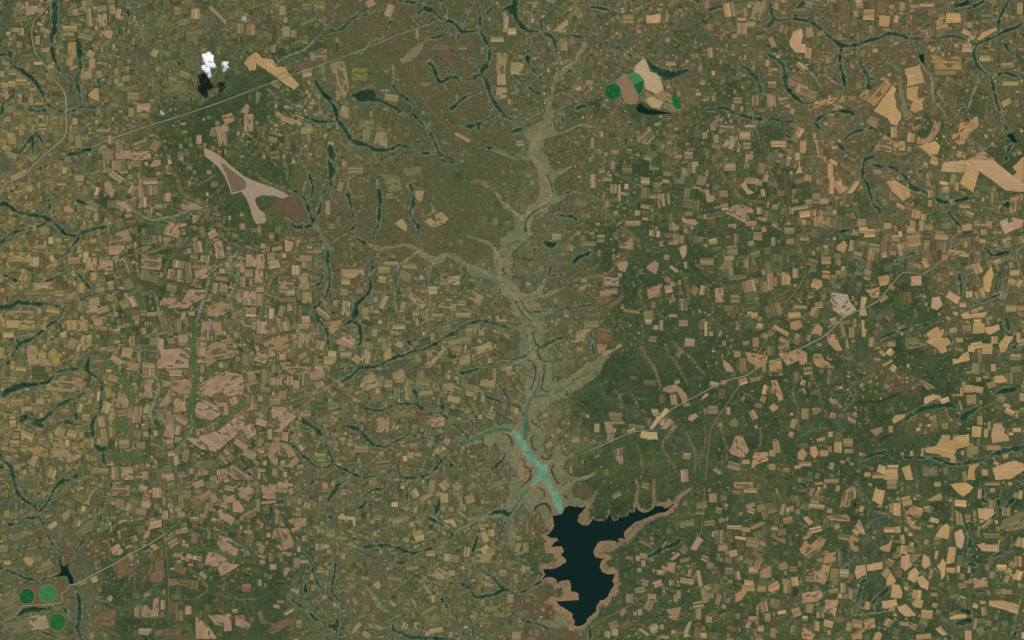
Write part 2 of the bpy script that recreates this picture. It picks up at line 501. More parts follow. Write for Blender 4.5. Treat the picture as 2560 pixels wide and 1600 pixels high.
'31': """D 86,0,3 78,5,6 74,11,10 69,18,7 68,23,4
D 54,0,4 51,5,4
D 125,2,5 120,8,3 113,9,4 107,11,6 103,17,5 102,23,6 98,27,6
D 113,10,4 112,18,4 113,27,6
D 145,5,4 143,13,5 143,22,4
P 144,22,2 140,26,2
D 163,0,4 160,8,4
D 174,18,6 172,24,12 170,31,14
D 98,64,4 105,63,6 115,62,7 125,62,7 130,63,7 138,66,7 147,69,7 153,68,6 160,67,7 168,63,6
D 147,70,5 143,75,5 138,78,5 130,77,5 124,77,6 120,80,7
P 98,52,3 104,54,3 112,60,3 116,61,3
G 102,57,12 115,80,14
D 182,56,6 186,51,5
D 220,33,5 232,30,12 238,33,8 242,30,6
V 185,52,6 195,45,8 210,38,8 225,34,12 236,36,12
P 200,38,3 220,33,3 236,34,3 236,42,3
D 43,69,7 48,73,3 52,78,4 54,86,4 56,93,4 60,100,4 64,109,3
D 75,80,7 74,88,6 73,95,6 71,100,5 73,108,6 76,112,5 77,120,4 77,130,4 76,140,8 77,148,7
D 65,95,3 71,100,3
D 82,101,3 75,109,3
D 46,92,4 47,100,4 47,110,3
D 30,110,3 40,118,3 50,125,5 57,132,6 63,139,4
D 70,138,12 75,140,14
D 88,138,4 91,136,6
D 128,129,4 129,136,7 131,142,9 138,145,7 147,149,6 160,149,7 175,150,8 190,151,7
D 194,151,4 191,135,5 188,128,5 182,122,5 179,116,4
D 157,138,4 158,148,3
D 176,113,8 177,115,6
D 203,135,6 205,143,3 206,151,3
P 103,100,4 110,108,5 116,118,10 125,125,6
P 151,94,4 158,98,4 165,108,5 172,113,5
P 148,113,3 152,123,3
P 108,138,8 120,140,8
P 85,60,4 95,63,6
D 195,98,10 202,103,6 207,110,8 215,110,10 225,108,6 235,104,9 242,104,8
D 215,89,4 223,91,5 230,100,5 235,103,6
G 197,95,20 192,103,14
D 160,35,8 168,38,8 172,40,6 181,45,4
P 165,33,3 185,47,3
P 190,30,3 200,36,3
D 70,35,7 71,34,7
D 175,72,4 177,62,3
D 211,48,3 208,58,5 205,67,4
D 232,48,4 235,40,5
F 4,118,40 14,120,30 2,128,16
F 8,145,20 20,146,16
F 15,100,26
F 8,34,30 14,30,20 28,42,12
F 8,50,20 20,70,14
V 242,20,30 240,40,20 242,60,20""",
'32': """S 117,0,3 119,8,4 117,20,8 117,26,12
S 134,0,4 134,15,6 135,24,10
S 170,8,5 160,14,10 155,20,10 145,27,10
S 80,10,3 75,20,8 70,26,14 68,36,26
S 100,58,14 95,62,26 85,64,24 83,70,22
S 95,88,16 88,84,16 86,78,12
S 45,60,10 44,67,16 46,76,14 38,80,10 28,82,8
S 38,58,10 33,55,8
S 60,110,18 50,112,12 52,100,24 42,98,10 34,95,10 50,96,14
S 50,125,12 55,133,12 47,122,14
S 36,42,14 37,50,12 33,53,10
S 30,88,8 26,82,6
S 99,96,12 97,100,10 85,116,6
S 66,140,8 72,135,8
S 108,50,18 108,56,14 125,39,10 115,43,12 140,33,8
r 182,7,2 181,25,2 179,48,2 176,52,2 170,62,2 168,66,2
r 133,105,1.6 120,113,2 100,125,2.2 85,132,2.2 75,139,2.2
D 0,75,5 8,77,6 14,80,5
D 0,106,4 12,105,4 22,99,4 28,96,4
D 8,128,4 12,133,6 20,135,4 30,138,3 37,143,3
L 42,141,5 48,139,5
E 18,8,3 10,15,3 2,28,3
D 73,137,3 74,150,4
K 20,30,2 24,24,2 32,23,2 36,30,2
D 130,72,8 140,66,10 150,62,10 160,57,8
F 125,80,20 150,65,26 170,55,20 185,45,14
G 105,103,5 115,98,5 123,90,5
P 0,105,3 12,104,3 28,94,3
V 5,5,40 15,15,40 20,25,36 30,15,24 32,30,30 35,38,24
V 50,8,20 55,18,20 65,22,10
V 45,130,30 50,136,20 30,135,14
F 84,20,30 84,30,26 80,12,20
F 100,26,30
F 126,14,30 126,22,20
F 140,12,26 150,10,20
F 28,65,36 30,75,36 22,70,26
F 95,64,14 105,68,26 110,76,26 100,80,26
F 36,102,16 45,107,14
F 103,108,14 100,118,22 90,122,22 84,124,14
F 135,44,24 120,50,14
B 25,38,30 22,45,30
B 22,115,60 30,122,50 18,108,30
B 62,8,20 68,12,20 50,148,20 20,146,30
N 185,75,5 195,88,5 198,97,4 208,110,4
N 205,60,6 210,70,4 217,82,4
B 204,54,5 208,62,8
F 200,35,30 220,35,30 215,50,20 190,70,30 175,70,20
F 155,105,26 140,120,26 118,120,16 105,105,20
F 180,130,30 205,130,30 225,125,26 135,85,14
N 180,100,2 190,100,2 198,97,2""",
'33': """D 84,3,5 88,10,5 92,18,5 95,25,6
D 187,42,6 190,50,6 191,58,6 187,67,4 186,77,3 195,80,3 206,82,3 215,87,4 220,95,8
D 212,78,3 214,72,3 225,68,3 230,68,5
D 193,19,8 194,20,6
G 203,8,20 207,12,20 205,22,14
D 203,4,6 204,20,6 218,15,4
D 218,20,5 217,30,4
D 242,0,4 237,12,4 225,25,6 215,33,6 200,40,6
F 188,30,20 186,45,16 190,66,30
D 88,97,6 86,108,9 83,118,6
D 88,97,3 93,94,3
D 114,102,6 105,110,8 98,117,6
F 103,104,40 95,110,20
G 104,38,40 108,50,26 102,55,20 104,100,20
D 84,75,6 70,86,5 55,99,4
D 190,105,3 200,105,4 206,106,3
D 190,126,14 183,123,8
D 190,133,16 178,136,10
G 192,120,20
D 165,140,4 172,150,4
D 236,140,8 232,148,8
N 132,47,6 140,57,6 145,65,5
N 124,78,4 126,90,4 132,105,4 140,120,4
N 160,80,4 165,100,4 160,110,4 163,120,4
N 175,18,6 174,40,6 171,60,5
P 242,98,3 238,115,3 236,125,3 230,145,3
F 15,60,16 30,50,20 100,68,0.1
F 20,78,20 75,38,12 60,60,20
F 125,62,20 150,45,20 168,30,16
F 75,20,10 80,28,12 85,32,14
N 95,28,8 110,32,8 122,38,6 132,40,4
P 66,65,2 68,80,2
G 72,80,16 90,65,20
P 80,128,3 100,126,3 115,124,3"""
}
LINES.update({
'50': """P 184,16,3 172,32,3 170,40,3 150,57,3 138,65,3 134,80,3 130,92,3 130,110,3
P 163,56,2 168,62,2 176,73,2
D 158,58,2 168,65,3 176,76,3
K 130,86,2 130,95,2 131,104,2""",
'51': """P 102,20,2 103,35,2.5 110,45,2.5 118,52,2
P 124,68,2.5 131,82,3 134,90,3 130,98,3 122,108,3 110,114,3 98,122,3 92,132,3 90,140,3
P 34,23,2 45,28,2 55,33,2
P 46,90,2 58,104,2.4 70,116,2.4 84,127,2.4 89,136,2
L 122,112,3 110,118,4 100,125,4 94,135,4 92,148,5
K 125,65,2 132,80,2.5 134,92,2
K 120,112,2 105,121,2.5 96,131,2.5 92,142,3.5 94,150,4
D 33,22,2 42,24,3 50,26,3""",
'52': """P 20,13,2 32,14,2 42,20,2.5 50,30,2.4 54,42,2.4 54,60,2.4 54,72,2.6 57,79,2.8 63,82,3 70,92,3 78,96,3.4 81,104,3.4 85,115,3.6 92,123,3.6 102,132,4 107,140,4 103,151,3
P 0,48,2 15,53,2 30,60,2 45,66,2
P 84,94,2 100,94,2 112,88,2 120,76,2 127,67,2
K 60,54,2 60,60,2 66,66,2
K 88,106,2 92,115,2 98,121,2 104,124,2
K 78,104,2 84,116,2 92,127,2 102,135,2
K 70,43,2 85,40,2 104,42,2
K 74,67,2 84,69,2 92,68,2
L 58,38,5 66,28,5 72,18,5 84,12,4""",
'53': """P 98,0,3 100,15,3 102,32,3.4 110,42,3.4 113,50,3
K 104,0,2.5 107,15,2.5 113,22,3 118,23,3 128,18,3 140,11,3 150,10,3
K 113,23,2 111,30,2 117,41,2.4 121,44,3 131,45,3
K 121,50,3 121,60,3 119,75,2.4 118,87,2.4 130,90,2
K 96,42,2 103,45,2 107,52,2 108,65,2 104,80,2 99,88,2
K 155,88,2 156,95,2 165,103,3 172,107,3 180,106,3 188,112,2
K 103,132,2 104,138,2 115,143,2
K 76,84,2 84,91,2 92,97,2
K 59,86,2 65,97,2 71,110,2
K 24,99,3 35,98,3 45,101,2 56,107,2""",
'54': """K 58,3,2 68,5,2.5 72,12,2.5 72,20,2
K 106,5,2.5 101,10,2.5 102,17,2.5 105,25,2.5 109,29,2.5
K 118,36,3 119,40,3.4 125,41,3.4 132,37,3
K 85,40,2 92,45,2.4 92,52,2.4 98,55,2.4 101,62,3 99,72,3 92,78,3 87,83,3
K 136,50,2.4 132,57,3 135,65,3 140,75,3 144,79,2.4
K 112,84,2 120,88,2 122,95,2 120,101,2
K 103,124,2 110,114,2.4 117,109,3 124,108,3 128,112,3 132,122,2
K 151,92,2 152,97,3 157,100,2
K 28,8,2 29,18,2 29,28,2
K 62,33,3 58,43,3 50,50,3 42,57,4
P 190,67,2.4 175,70,2.4 165,76,2.4 158,84,2.4
L 146,88,4 150,80,5 156,77,4
L 46,120,5 55,120,6 65,125,6 72,118,5
E 95,88,3 90,96,3 82,106,3 74,116,3
V 30,128,10 45,122,14 60,122,16 74,118,18 84,104,16 92,92,12
P 0,128,2.4 20,132,2 45,127,2 62,128,2"""})
# the pale valley floor: outlines on the close-up sheets
VALLEY = {
'50': ["184,16 188,18 180,30 172,40 175,43 168,52 158,58 152,62 146,68 140,78 136,86 134,95 133,105 134,115 140,118 150,123 155,125 150,127 138,122 134,130 136,140 140,148 145,152 98,152 88,140 82,132 86,130 92,138 95,144 105,142 115,136 121,130 122,120 125,105 127,92 130,86 134,78 137,66 138,62 148,60 152,54 160,48 168,42 172,32 180,20"],
'51': ["96,-1 148,-1 125,10 119,22 115,26 122,36 127,44 130,50 134,57 140,58 150,56 158,52 165,48 158,57 148,62 140,66 137,72 137,82 139,90 142,95 150,93 158,92 150,100 145,105 138,106 132,110 126,117 130,120 122,122 110,124 104,130 101,137 100,145 103,152 76,152 78,135 74,124 66,118 58,110 50,98 44,90 34,86 25,80 22,77 30,78 42,86 50,93 58,104 66,112 76,118 84,124 88,125 92,120 100,112 108,106 112,98 116,88 114,76 112,65 112,57 107,50 105,45 98,43 88,42 78,42 70,39 60,36 52,33 35,25 33,22 52,26 62,31 72,37 82,39 90,38 95,34 97,24 99,14 94,6 90,-1"],
'52': ["68,-1 108,-1 104,4 95,8 86,18 82,25 76,27 72,35 76,40 84,42 76,44 70,52 70,60 76,67 70,70 75,76 82,86 84,91 95,93 106,90 112,84 118,74 123,68 128,66 122,76 118,85 116,90 122,94 135,88 143,84 135,92 124,97 112,101 106,102 112,104 118,112 130,118 142,125 144,129 130,124 120,127 122,135 126,138 119,144 112,152 85,152 80,147 70,143 62,141 75,142 86,140 84,132 78,128 72,121 70,112 72,106 66,100 58,96 50,97 46,93 38,90 33,88 40,84 48,80 46,76 38,72 28,70 15,68 10,64 5,57 0,53 0,48 12,50 25,53 35,58 42,58 50,56 45,50 44,40 45,30 40,20 30,14 20,13 32,12 42,18 48,27 52,30 56,20 52,14 58,10 66,4"],
'53': ["86,-1 127,-1 118,8 120,18 128,20 140,12 150,8 152,10 140,16 128,24 126,32 132,37 140,36 152,30 144,38 134,46 133,55 134,65 134,74 142,76 155,70 168,62 180,52 190,46 200,40 215,36 222,37 210,50 205,60 195,72 180,82 168,90 160,97 165,102 175,107 160,102 150,98 138,106 125,115 112,120 108,128 112,138 118,142 125,152 58,152 45,142 55,140 64,140 78,140 88,136 90,126 88,112 84,105 70,97 68,98 75,105 80,108 90,110 92,100 82,90 76,84 85,88 92,94 94,85 94,75 96,60 95,52 88,48 70,47 50,50 48,47 60,44 75,40 84,33 80,28 83,20 84,12"],
'54': ["0,16 15,12 30,8 45,5 55,-1 125,-1 122,10 118,22 120,30 125,36 132,34 136,25 142,18 148,12 145,20 146,30 148,35 155,38 168,30 165,36 158,40 150,48 149,55 152,60 162,66 172,68 180,68 200,62 185,70 170,75 165,80 162,88 166,98 172,106 180,105 190,100 188,110 180,113 165,112 150,112 149,125 132,125 138,137 137,145 130,151 122,145 122,130 115,118 108,117 102,125 103,118 105,110 100,100 88,96 78,96 72,100 68,92 74,85 72,78 65,76 60,76 75,75 82,68 80,58 72,50 68,45 60,45 52,42 57,32 52,22 48,16 42,22 38,30 36,22 30,16 18,18 0,22"],
}
SANDY = {
'51': ["100,43 108,46 118,53 124,60 121,68 122,78 127,86 128,95 122,104 112,110 105,110 94,120 92,119 100,113 108,106 113,98 116,90 115,80 112,68 112,57 106,48"],
'52': ["84,93 95,94 106,91 113,86 118,80 116,88 106,97 95,99 88,98", "92,108 100,106 112,108 118,114 128,120 120,122 108,122 100,118"],
'53': ["112,44 120,52 118,75 117,88 122,92 140,92 130,97 112,97 108,104 100,118 104,128 104,138 112,145 115,151 100,151 100,140 96,128 104,105 112,90 113,70"],
'54': ["74,6 80,18 84,20 90,30 90,35 84,38 96,42 102,50 112,58 112,64 104,70 103,80 108,78 116,76 122,76 128,90 134,110 140,124 132,124 124,108 120,92 112,84 100,90 92,98 90,90 99,78 102,62 98,54 92,50 92,44 86,39 90,34 84,24 76,20 73,12", "100,8 108,2 106,-1 100,-1 92,16 96,24 104,34 112,40 118,48 128,50 132,47 136,42 128,43 120,42 117,36 110,32 104,26 100,14", "130,50 126,58 132,72 140,86 146,84 140,76 134,66 132,58 136,50"],
}
POLYS_WATER = {
 'reservoir': ('32', "48,30 50,26 55,24 58,25 66,26 72,24 70,26 67,30 63,34 62.5,39 66,42 70,43 73,42 76,37 76.5,35 78,38 82,39 88,38 91,34 92,30 94,35 96,38.5 100,38 100,34.5 105,35 109,34 111,28 113,31 116,30 117,25 120,29 125,31 130,29 133,27 135,24 138,25 142,24.5 145,26.5 149,25 151,23 153,22 152,24 149,27 147,29 144,31 139,31 132,34 125,37 118,39 114,42 109,46 106,50 107,55 110,58 104,55 100,56 101,60 98,58 92,57 86,58 82,59 79,63 77,68 79,73 83,74 88,73 85,76 83,83 86,87 90,89 95,89 99,89 96,92 95,95 97,99 94,103 90,111 87,114 83,114 80,120 80,124 75,128 71,131 71,134 66,138 62,139 58,137 59,133 57,131 57,127 52,123 47,120 42,116 37,114 45,114.5 54,114 63,113.5 63,108 60,106 56,106 55,97 54,95 49,95 45,96 43,100 42,94 38,92 33,92 28,95 25,97 27,95 31,89 29,85 27,83 32,84 38,84 44,82 51,78 51,75 46,71 49,67 47,63 41,63 38,64 37,62 40,59 44,57 42,55 38,55 34,53 32,53 36,50 40,43 39,38 38,34 42,33 47,32"),
 'river_arm': ('22', "0,104 4,105 8,108 11,113 17,122 24,132 29,137 34,135 33,140 34,146 36.5,151 38,156 41,161 42,163 46,161 44,165 46,169 48,176 48,181 46,184 43,181 40,175 37,168 35,161 31,153 27,151 21,156 17,158 19,153 20,150 24,147 25,142 19,137 12,128 7,119 4,112 0,108"),
 'farm_dam': ('02', "117,103 118,101 121,97 124,100 129,103 135,104 140,105 147,106 152,107 148,108 140,108 133,108.5 126,108 119,106"),
 'pond': ('30', "55.5,68 57.5,79 60,82 62,81.5 66,76.5 64,83 66,88 69,92 70,98 66,99 64,92 62,90.5 58,91 52,91.5 57,88 57.5,84 56,78"),
 'pond_b': ('03', "226,127 229,126.5 231,125.5 233,130 236,134 231,135 229,131 226,129"),
 'pond_c': ('03', "142,53 145,51 147.5,51 147.5,58 149,63 145,59"),
}
GRID_C = """ffff mmmm mmor rooo mmpp pppp pppp pppp
fffm mmmf fmor rroo mmpp pfpp pppp pppp
yymm mmmF Fmmo orro ompp ppff pprr rppp
yymm mmFF fmmo ooro ompp pppf pppp rppo
yymm ffFf fmmm oooo noop pppf mprm mmof
yymm pFFf Foro oooo noof ffff pppm pmmf
yyym pffF frro rooo nomf ffff fppp mmmm
yyym ffFf fror oroo nnmm ffff fffp pppm
yyyf fFff fmor mmmn nroo FFff fffp pppm
yyyf Fffp fmrm mmmo nooo FFff fffp poop
yyyf Fpfp mmmm mmmo nnmf FFFf ffff oorf
yyyf fppp mmmm mmmo nnoF FFFF Fffo rfff
yyyy fpfp pmmm mmmo nnFF FFFF FFFo rFff
yyym fppf fmmr mmmn nnof FFFF FFFo FFff
mmmf fppf Fmmm rmmn noFF FFFF FFFd fddf
mmmf pppf fmmm mmmo noFF ffff ffff ffdd
mmmm ffff fmmm mmmm nnoo ffff ffff ffdf
mmrf rFff Fmmm mmmm onof ffff ffff ffdd
mmrr fFFf Fmmm mmmm moof ffff fffd ffff
ommm rrFF Fmmm mmmm roof ffff fffd ddff"""
GRID_D = """7766 4455 5521 2222 5534 4555 5555 5555
6555 4444 4411 1111 5543 3444 5545 4554
5544 4421 2322 2111 5543 4434 5432 3434
5544 4311 5532 1011 4433 3444 5543 3431
4555 3455 5554 3221 3334 4556 6553 3454
4456 7322 2242 2111 1235 6665 6655 4563
4445 5541 1223 2211 1335 6666 6655 5455
5555 6665 6521 1111 1134 6666 6665 5555
5555 6667 7533 3321 1133 4455 6666 6555
6654 4677 6555 4554 2133 2356 6555 5345
6656 4788 7666 4555 2334 3135 5555 3256
5556 6898 7665 5556 3232 1234 5555 2256
6656 6888 7664 5554 3211 1123 4443 3355
6655 6786 5553 4443 3322 2222 3442 1335
5545 6765 5443 4433 2321 1123 3443 2466
4344 6766 5444 4444 3322 2234 5544 4566
3334 4555 4344 3555 3003 4455 5555 5566
3223 4445 3333 2334 3003 4566 5555 5656
3223 3333 2322 2344 3103 4566 5566 6645
3222 4332 2222 3443 2223 4566 5566 6644"""
# field colour by coarse cell, 16 x 10
GRID_K = """ktgggggtttkokoot
ytggttgtttokkooo
tykkkgggtttkkkoo
yykkkggggkkkkkto
yykkkttttkkkkktt
yykkkttttgkkkkoo
yykkktttttkkkkoo
tykkkttttttkkkoo
ttkrkttttttkkkoo
ggrrkttttttkkkoo"""
# surveyed fields: rect = x,y,w,h,angle,colour ; outline = colour:x,y x,y ...
FIELDS = {
'00': """30,10,12,8,5,k;38,10,8,5,20,k;20,18,12,5,5,t;8,32,4,4,0,k;15,28,7,4,0,k;26,7,3,12,5,t;84,16,5,18,5,k;96,8,9,6,10,k;97,19,9,12,8,t;106,9,6,9,10,k;112,13,4,9,-10,k;115,17,4,4,0,k;72,22,10,4,-10,k;66,27,14,5,0,t;k:96,30 103,28 107,30 105,37 101,36;35,38,5,8,0,k;65,31,10,6,0,t;82,29,6,4,0,k;81,35,13,5,-15,t;68,47,8,14,0,y;66,57,7,10,-10,y;87,60,6,9,0,k;82,70,10,10,0,t;y:83,90 90,83 93,84 94,96 86,93;120,84,22,5,5,g;126,91,11,7,0,t;136,102,13,8,0,y;136,110,9,5,0,y;124,106,5,9,0,k;163,74,8,6,-10,t;175,70,10,7,-20,t;141,17,8,9,-15,g;151,25,9,14,-25,g;138,42,8,8,-30,g;168,82,16,10,0,g;146,50,6,7,-30,t;o:230,60 236,53 242,49 242,66 236,67 233,62;k:227,106 233,98 236,100 234,108;235,116,9,16,0,k;216,112,10,9,20,k;210,122,12,8,20,k;210,132,9,12,10,k;202,125,6,8,-20,k;188,132,5,8,0,k;105,132,7,7,0,k;k:126,135 138,130 139,138 133,142 127,141;118,146,18,9,0,k;102,147,10,8,0,k;134,147,16,8,5,k;147,138,8,10,-30,k;113,140,6,8,0,k;98,124,13,4,0,k;11,131,9,10,0,y;74,134,7,12,5,y;20,77,10,7,0,y;40,77,6,5,0,y;81,82,..;110,67,4,4,0,k;94,70,5,7,15,k;96,47,3,5,0,t;227,27,7,10,0,k;237,28,8,10,0,k;205,22,..;185,13,8,10,0,t;168,10,7,8,0,k;218,6,12,8,0,g;225,12,8,9,0,g;206,14,22,3,-45,t;212,24,..;36,60,8,3,0,y;48,63,6,4,0,y;2,70,3,6,0,y;37,99,8,5,0,y""",
'01': """o:0,49 6,55 16,56 19,63 28,63 30,68 41,80 36,85 28,80 18,72 0,60;t:13,79 18,75 25,79 21,85;t:0,86 5,88 2,98 0,98;k:50,50 60,46 67,46 67,57 52,57;48,69,9,7,10,k;16,46,5,7,0,t;25,10,7,9,0,t;28,30,8,10,0,t;36,32,6,8,0,k;28,19,4,5,0,t;t:69,59 83,58 87,75 88,83 84,93 79,92 73,72;98,70,14,12,0,g;128,93,13,7,-10,t;84,106,9,11,-15,t;94,98,..;104,118,14,10,0,g;104,127,6,12,0,t;t:114,125 125,125 124,139 111,136;59,126,7,10,0,g;t:22,108 40,114 45,116 40,120 24,114;19,118,5,4,0,k;16,132,9,5,-15,k;126,10,7,12,-20,t;108,3,8,7,30,k;118,124,8,6,0,g;80,70,..;62,66,5,8,0,g;108,108,4,6,0,t;122,86,8,3,0,g;105,107,..;35,28,..;42,112,5,4,-30,k;60,6,10,10,0,g;48,5,8,8,0,g;152,32,3,9,0,g;174,45,16,4,-3,g;195,45,8,4,0,g;195,130,16,4,-28,t;75,128,10,10,-20,g;84,137,16,9,-35,g;228,37,12,5,0,t;236,20,5,20,0,t;232,60,10,20,0,t;232,75,8,10,0,t;222,12,..;232,88,10,10,0,t;27,17,..;78,90,5,10,0,t""",
'02': """t:38,29 50,19 54,17 56,20 52,25 50,32 44,31;48,37,7,6,0,t;5,65,12,12,0,t;48,44,8,8,0,t;61,95,5,4,0,t;120,30,4,4,0,k;133,18,12,8,0,o;t:225,18 229,2 240,0 240,15 236,20;217,18,9,3,0,k;226,23,8,5,0,k;c:124,55 127,58 129,63 130,68 135,69 140,73 142,80 143,84 136,89 126,84 125,76 122,73 118,70 115,69 116,63 120,59;q:126,85 134,91 126,93;q:136,89 143,84 146,90 145,95 143,97 134,90.5;c:126,94 133,91 143,97 139,103 131,101 128,98;q:97,77 106,69 110,72 120,91 118,98 112,99 106,97 103,87 100,79;t:146,87 150,90 153,98 145,94;g:143,96 151,98 158,104 152,106.5 143,102;188,26,5,6,0,k;187,50,5,9,5,o;180,78,5,5,0,k;203,122,14,8,-5,t;t:198,138 206,128 214,130 208,142;182,128,5,6,0,t;193,131,5,8,0,t;222,138,7,6,0,k;192,117,5,6,0,k;k:118,130 130,119 135,130 128,137 118,134;157,148,7,4,0,k;167,147,8,7,0,k;97,144,7,4,0,k;173,122,..;190,120,5,7,0,k;213,95,8,6,0,k;230,95,6,10,0,k;175,55,..;164,60,..;0,30,8,7,0,t;20,12,..;207,122,6,8,0,k;217,103,3,5,0,k;238,148,..;203,52,..;126,105,..;60,95,..;22,108,..;84,127,4,5,0,k;76,135,3,10,0,k;110,18,10,8,0,o;138,17,5,8,0,o;110,40,..;150,60,10,4,0,o;168,62,..;225,120,10,4,0,k;220,128,10,8,0,k""",
'03': """o:20,40 24,30 32,27 33,33 31,41 36,42 35,50 26,50 22,45;38,50,6,10,-5,o;42,44,..;k:9,92 17,90 21,95 21,102 16,101 10,97;3,95,8,12,0,k;4,40,5,10,25,k;31,63,10,5,-40,k;15,28,7,8,-20,k;o:129,65 143,62 146,70 148,78 131,82 132,75 130,70;o:131,83 142,81 141,90 143,94 149,91 144,100 131,93;o:136,97 146,98 147,103 139,107 134,104;o:118,80 121,85 119,90 121,97 121,101 125,106 126,111 122,119 116,117 113,112 100,105;t:99,84 107,80 110,77 115,82 101,101 86,91 88,86;111,75,8,4,-30,y;113,79,6,3,-20,y;o:97,109 105,113 102,121 93,115;119,125,6,10,0,t;t:44,96 65,92 62,97 42,103;79,93,7,4,0,t;t:70,91 74,90 73,97 66,97;86,81,5,6,0,g;t:153,51 165,54 182,53 183,66 158,66 156,57;168,69,20,4,0,y;127,6,6,8,-5,t;138,6,8,3,-5,t;175,17,14,9,0,o;o:197,38 202,31 215,26 217,28 200,38;121,18,4,7,-10,o;229,79,14,4,0,y;225,97,9,5,30,o;234,98,6,7,0,g;t:157,114 163,115 162,123 156,132 149,137 138,135 142,129 149,131 154,126;141,121,9,4,30,t;135,130,7,9,-10,t;124,138,11,9,0,t;k:100,141 110,127 118,133 117,144;t:174,131 175,126 180,126 181,116 189,115 189,118 192,112 198,110 199,119 190,127 184,137 180,138;o:142,138 158,133 163,138 160,146 152,145;g:170,104 176,103 182,107 179,109;33,139,6,12,-5,k;k:43,131 53,133 51,150 47,148;10,136,14,6,0,k;28,148,5,7,0,k;t:142,138 156,146 163,151 156,151;t:188,151 203,142 215,151;129,17,..;110,20,10,10,0,o;83,13,5,6,0,t;8,6,6,7,0,t;238,8,5,10,0,o;206,18,10,8,0,g;150,5,14,3,0,t;200,10,..;107,20,5,9,0,o;57,57,5,6,0,g;175,50,..;175,57,..;188,45,9,8,0,o;90,50,4,7,-20,g;160,15,..;127,143,..;148,140,..;178,43,4,4,0,o;240,40,..;205,55,10,6,0,o;226,62,12,5,0,o;4,80,8,6,0,k;70,145,..""",
'10': """k:99,20 104,21 109,29 106,37 103,33 99,30;110,16,14,6,-35,k;t:92,1 103,0 104,12 92,12;110,5,9,9,0,k;130,4,7,5,0,k;123,16,5,5,0,t;k:141,6 146,0 152,0 152,5 144,7;125,28,6,9,-30,k;133,30,5,12,8,k;92,30,4,8,-20,k;106,42,9,7,0,k;k:110,38 118,39 126,48 120,50 110,45;137,40,3,9,0,k;150,44,7,5,0,k;158,35,7,8,0,k;142,20,14,6,0,k;k:171,42 177,39 185,41 194,44 188,47 172,47;k:182,52 190,52 186,59 182,60;k:160,57 165,60 177,60 176,63 168,64 171,68 168,74 163,73 154,70;191,68,6,10,15,k;201,70,9,7,30,k;187,82,8,11,10,k;207,85,8,16,10,k;k:190,90 199,90 197,98 189,96;195,102,11,6,0,k;117,73,12,12,20,k;110,85,16,9,0,k;101,83,..;121,100,6,14,20,k;115,105,9,5,10,k;100,99,14,10,-4,k;143,97,20,12,-5,k;178,104,6,14,5,k;190,108,12,9,10,k;k:178,122 194,122 192,131 182,136 178,140 160,140 152,136 154,130 164,130 172,135;k:230,123 242,124 242,137 229,137;235,107,8,8,0,k;237,95,10,12,0,k;229,115,5,10,0,k;89,134,10,8,5,k;97,142,12,6,20,k;k:197,138 208,134 217,133 217,143 204,150 196,147;88,141,8,6,0,k;237,144,10,8,0,k;179,113,6,6,0,k;y:60,45 65,43 70,48 68,50 61,49;86,98,10,12,0,y;81,92,5,10,0,y;92,85,5,5,0,y;91,54,4,7,0,t;42,67,9,7,5,g;32,96,9,9,0,t;18,92,22,9,0,y;12,120,6,6,20,t;70,128,5,8,-35,y;55,3,..;18,14,16,4,25,y;76,121,8,9,0,y;40,119,18,7,5,y;20,146,24,8,0,y;50,142,12,5,-10,y;58,22,9,4,0,y;61,10,4,6,0,y;48,76,5,6,0,t;30,125,14,5,5,y;67,20,..;10,146,10,8,5,y;75,17,8,5,0,y;28,27,6,5,-20,y;50,98,..;70,95,12,6,0,y;170,58,..;181,145,6,4,0,k;143,146,8,4,0,t;162,4,..;104,130,6,6,0,k;115,120,6,4,0,k;170,108,5,9,0,k;210,112,12,4,-5,t;217,111,4,4,0,k""",
'11': """80,25,5,9,-15,t;94,10,14,6,0,t;g:117,13 135,15 138,28 130,31 124,30 121,18;t:150,29 159,29 157,38 154,40 151,36;148,11,18,9,0,g;t:131,60 138,55 143,62 142,68 136,64;157,50,4,8,0,t;t:158,58 165,54 171,60 169,51 176,49 182,55 178,60 172,63 166,64;k:27,75 36,78 33,86 28,87;4,96,8,14,5,k;17,98,10,8,10,k;20,84,10,4,10,k;k:21,120 28,111 36,112 36,122 24,122;33,125,7,6,0,k;22,126,..;30,132,16,4,0,k;45,115,9,16,5,t;38,104,8,9,0,t;92,107,22,8,0,t;85,115,8,7,0,t;119,113,7,6,-10,t;121,104,11,6,0,t;128,98,14,4,0,t;145,100,14,5,-5,t;141,110,11,8,-25,t;167,123,9,7,0,t;164,133,6,13,-5,t;152,133,18,6,-40,t;138,137,6,7,-20,t;85,140,8,14,-10,t;120,134,6,13,-25,t;187,114,11,9,0,t;182,139,14,7,-5,t;63,145,16,5,-40,y;151,144,6,6,0,t;208,131,11,10,-25,t;4,132,7,12,0,k;3,110,8,12,0,k;148,124,..;100,120,..;48,130,9,10,0,t;97,143,..;145,63,..;4,122,7,5,0,k;68,45,4,14,0,y;126,34,7,5,0,g;172,148,10,5,0,t;196,147,14,5,0,t;58,85,8,6,0,t;15,145,5,10,0,k;24,143,6,10,-20,k;12,112,..;58,127,..;194,135,8,5,0,t;83,125,7,6,0,t;98,123,7,6,0,t;103,143,7,7,0,t""",
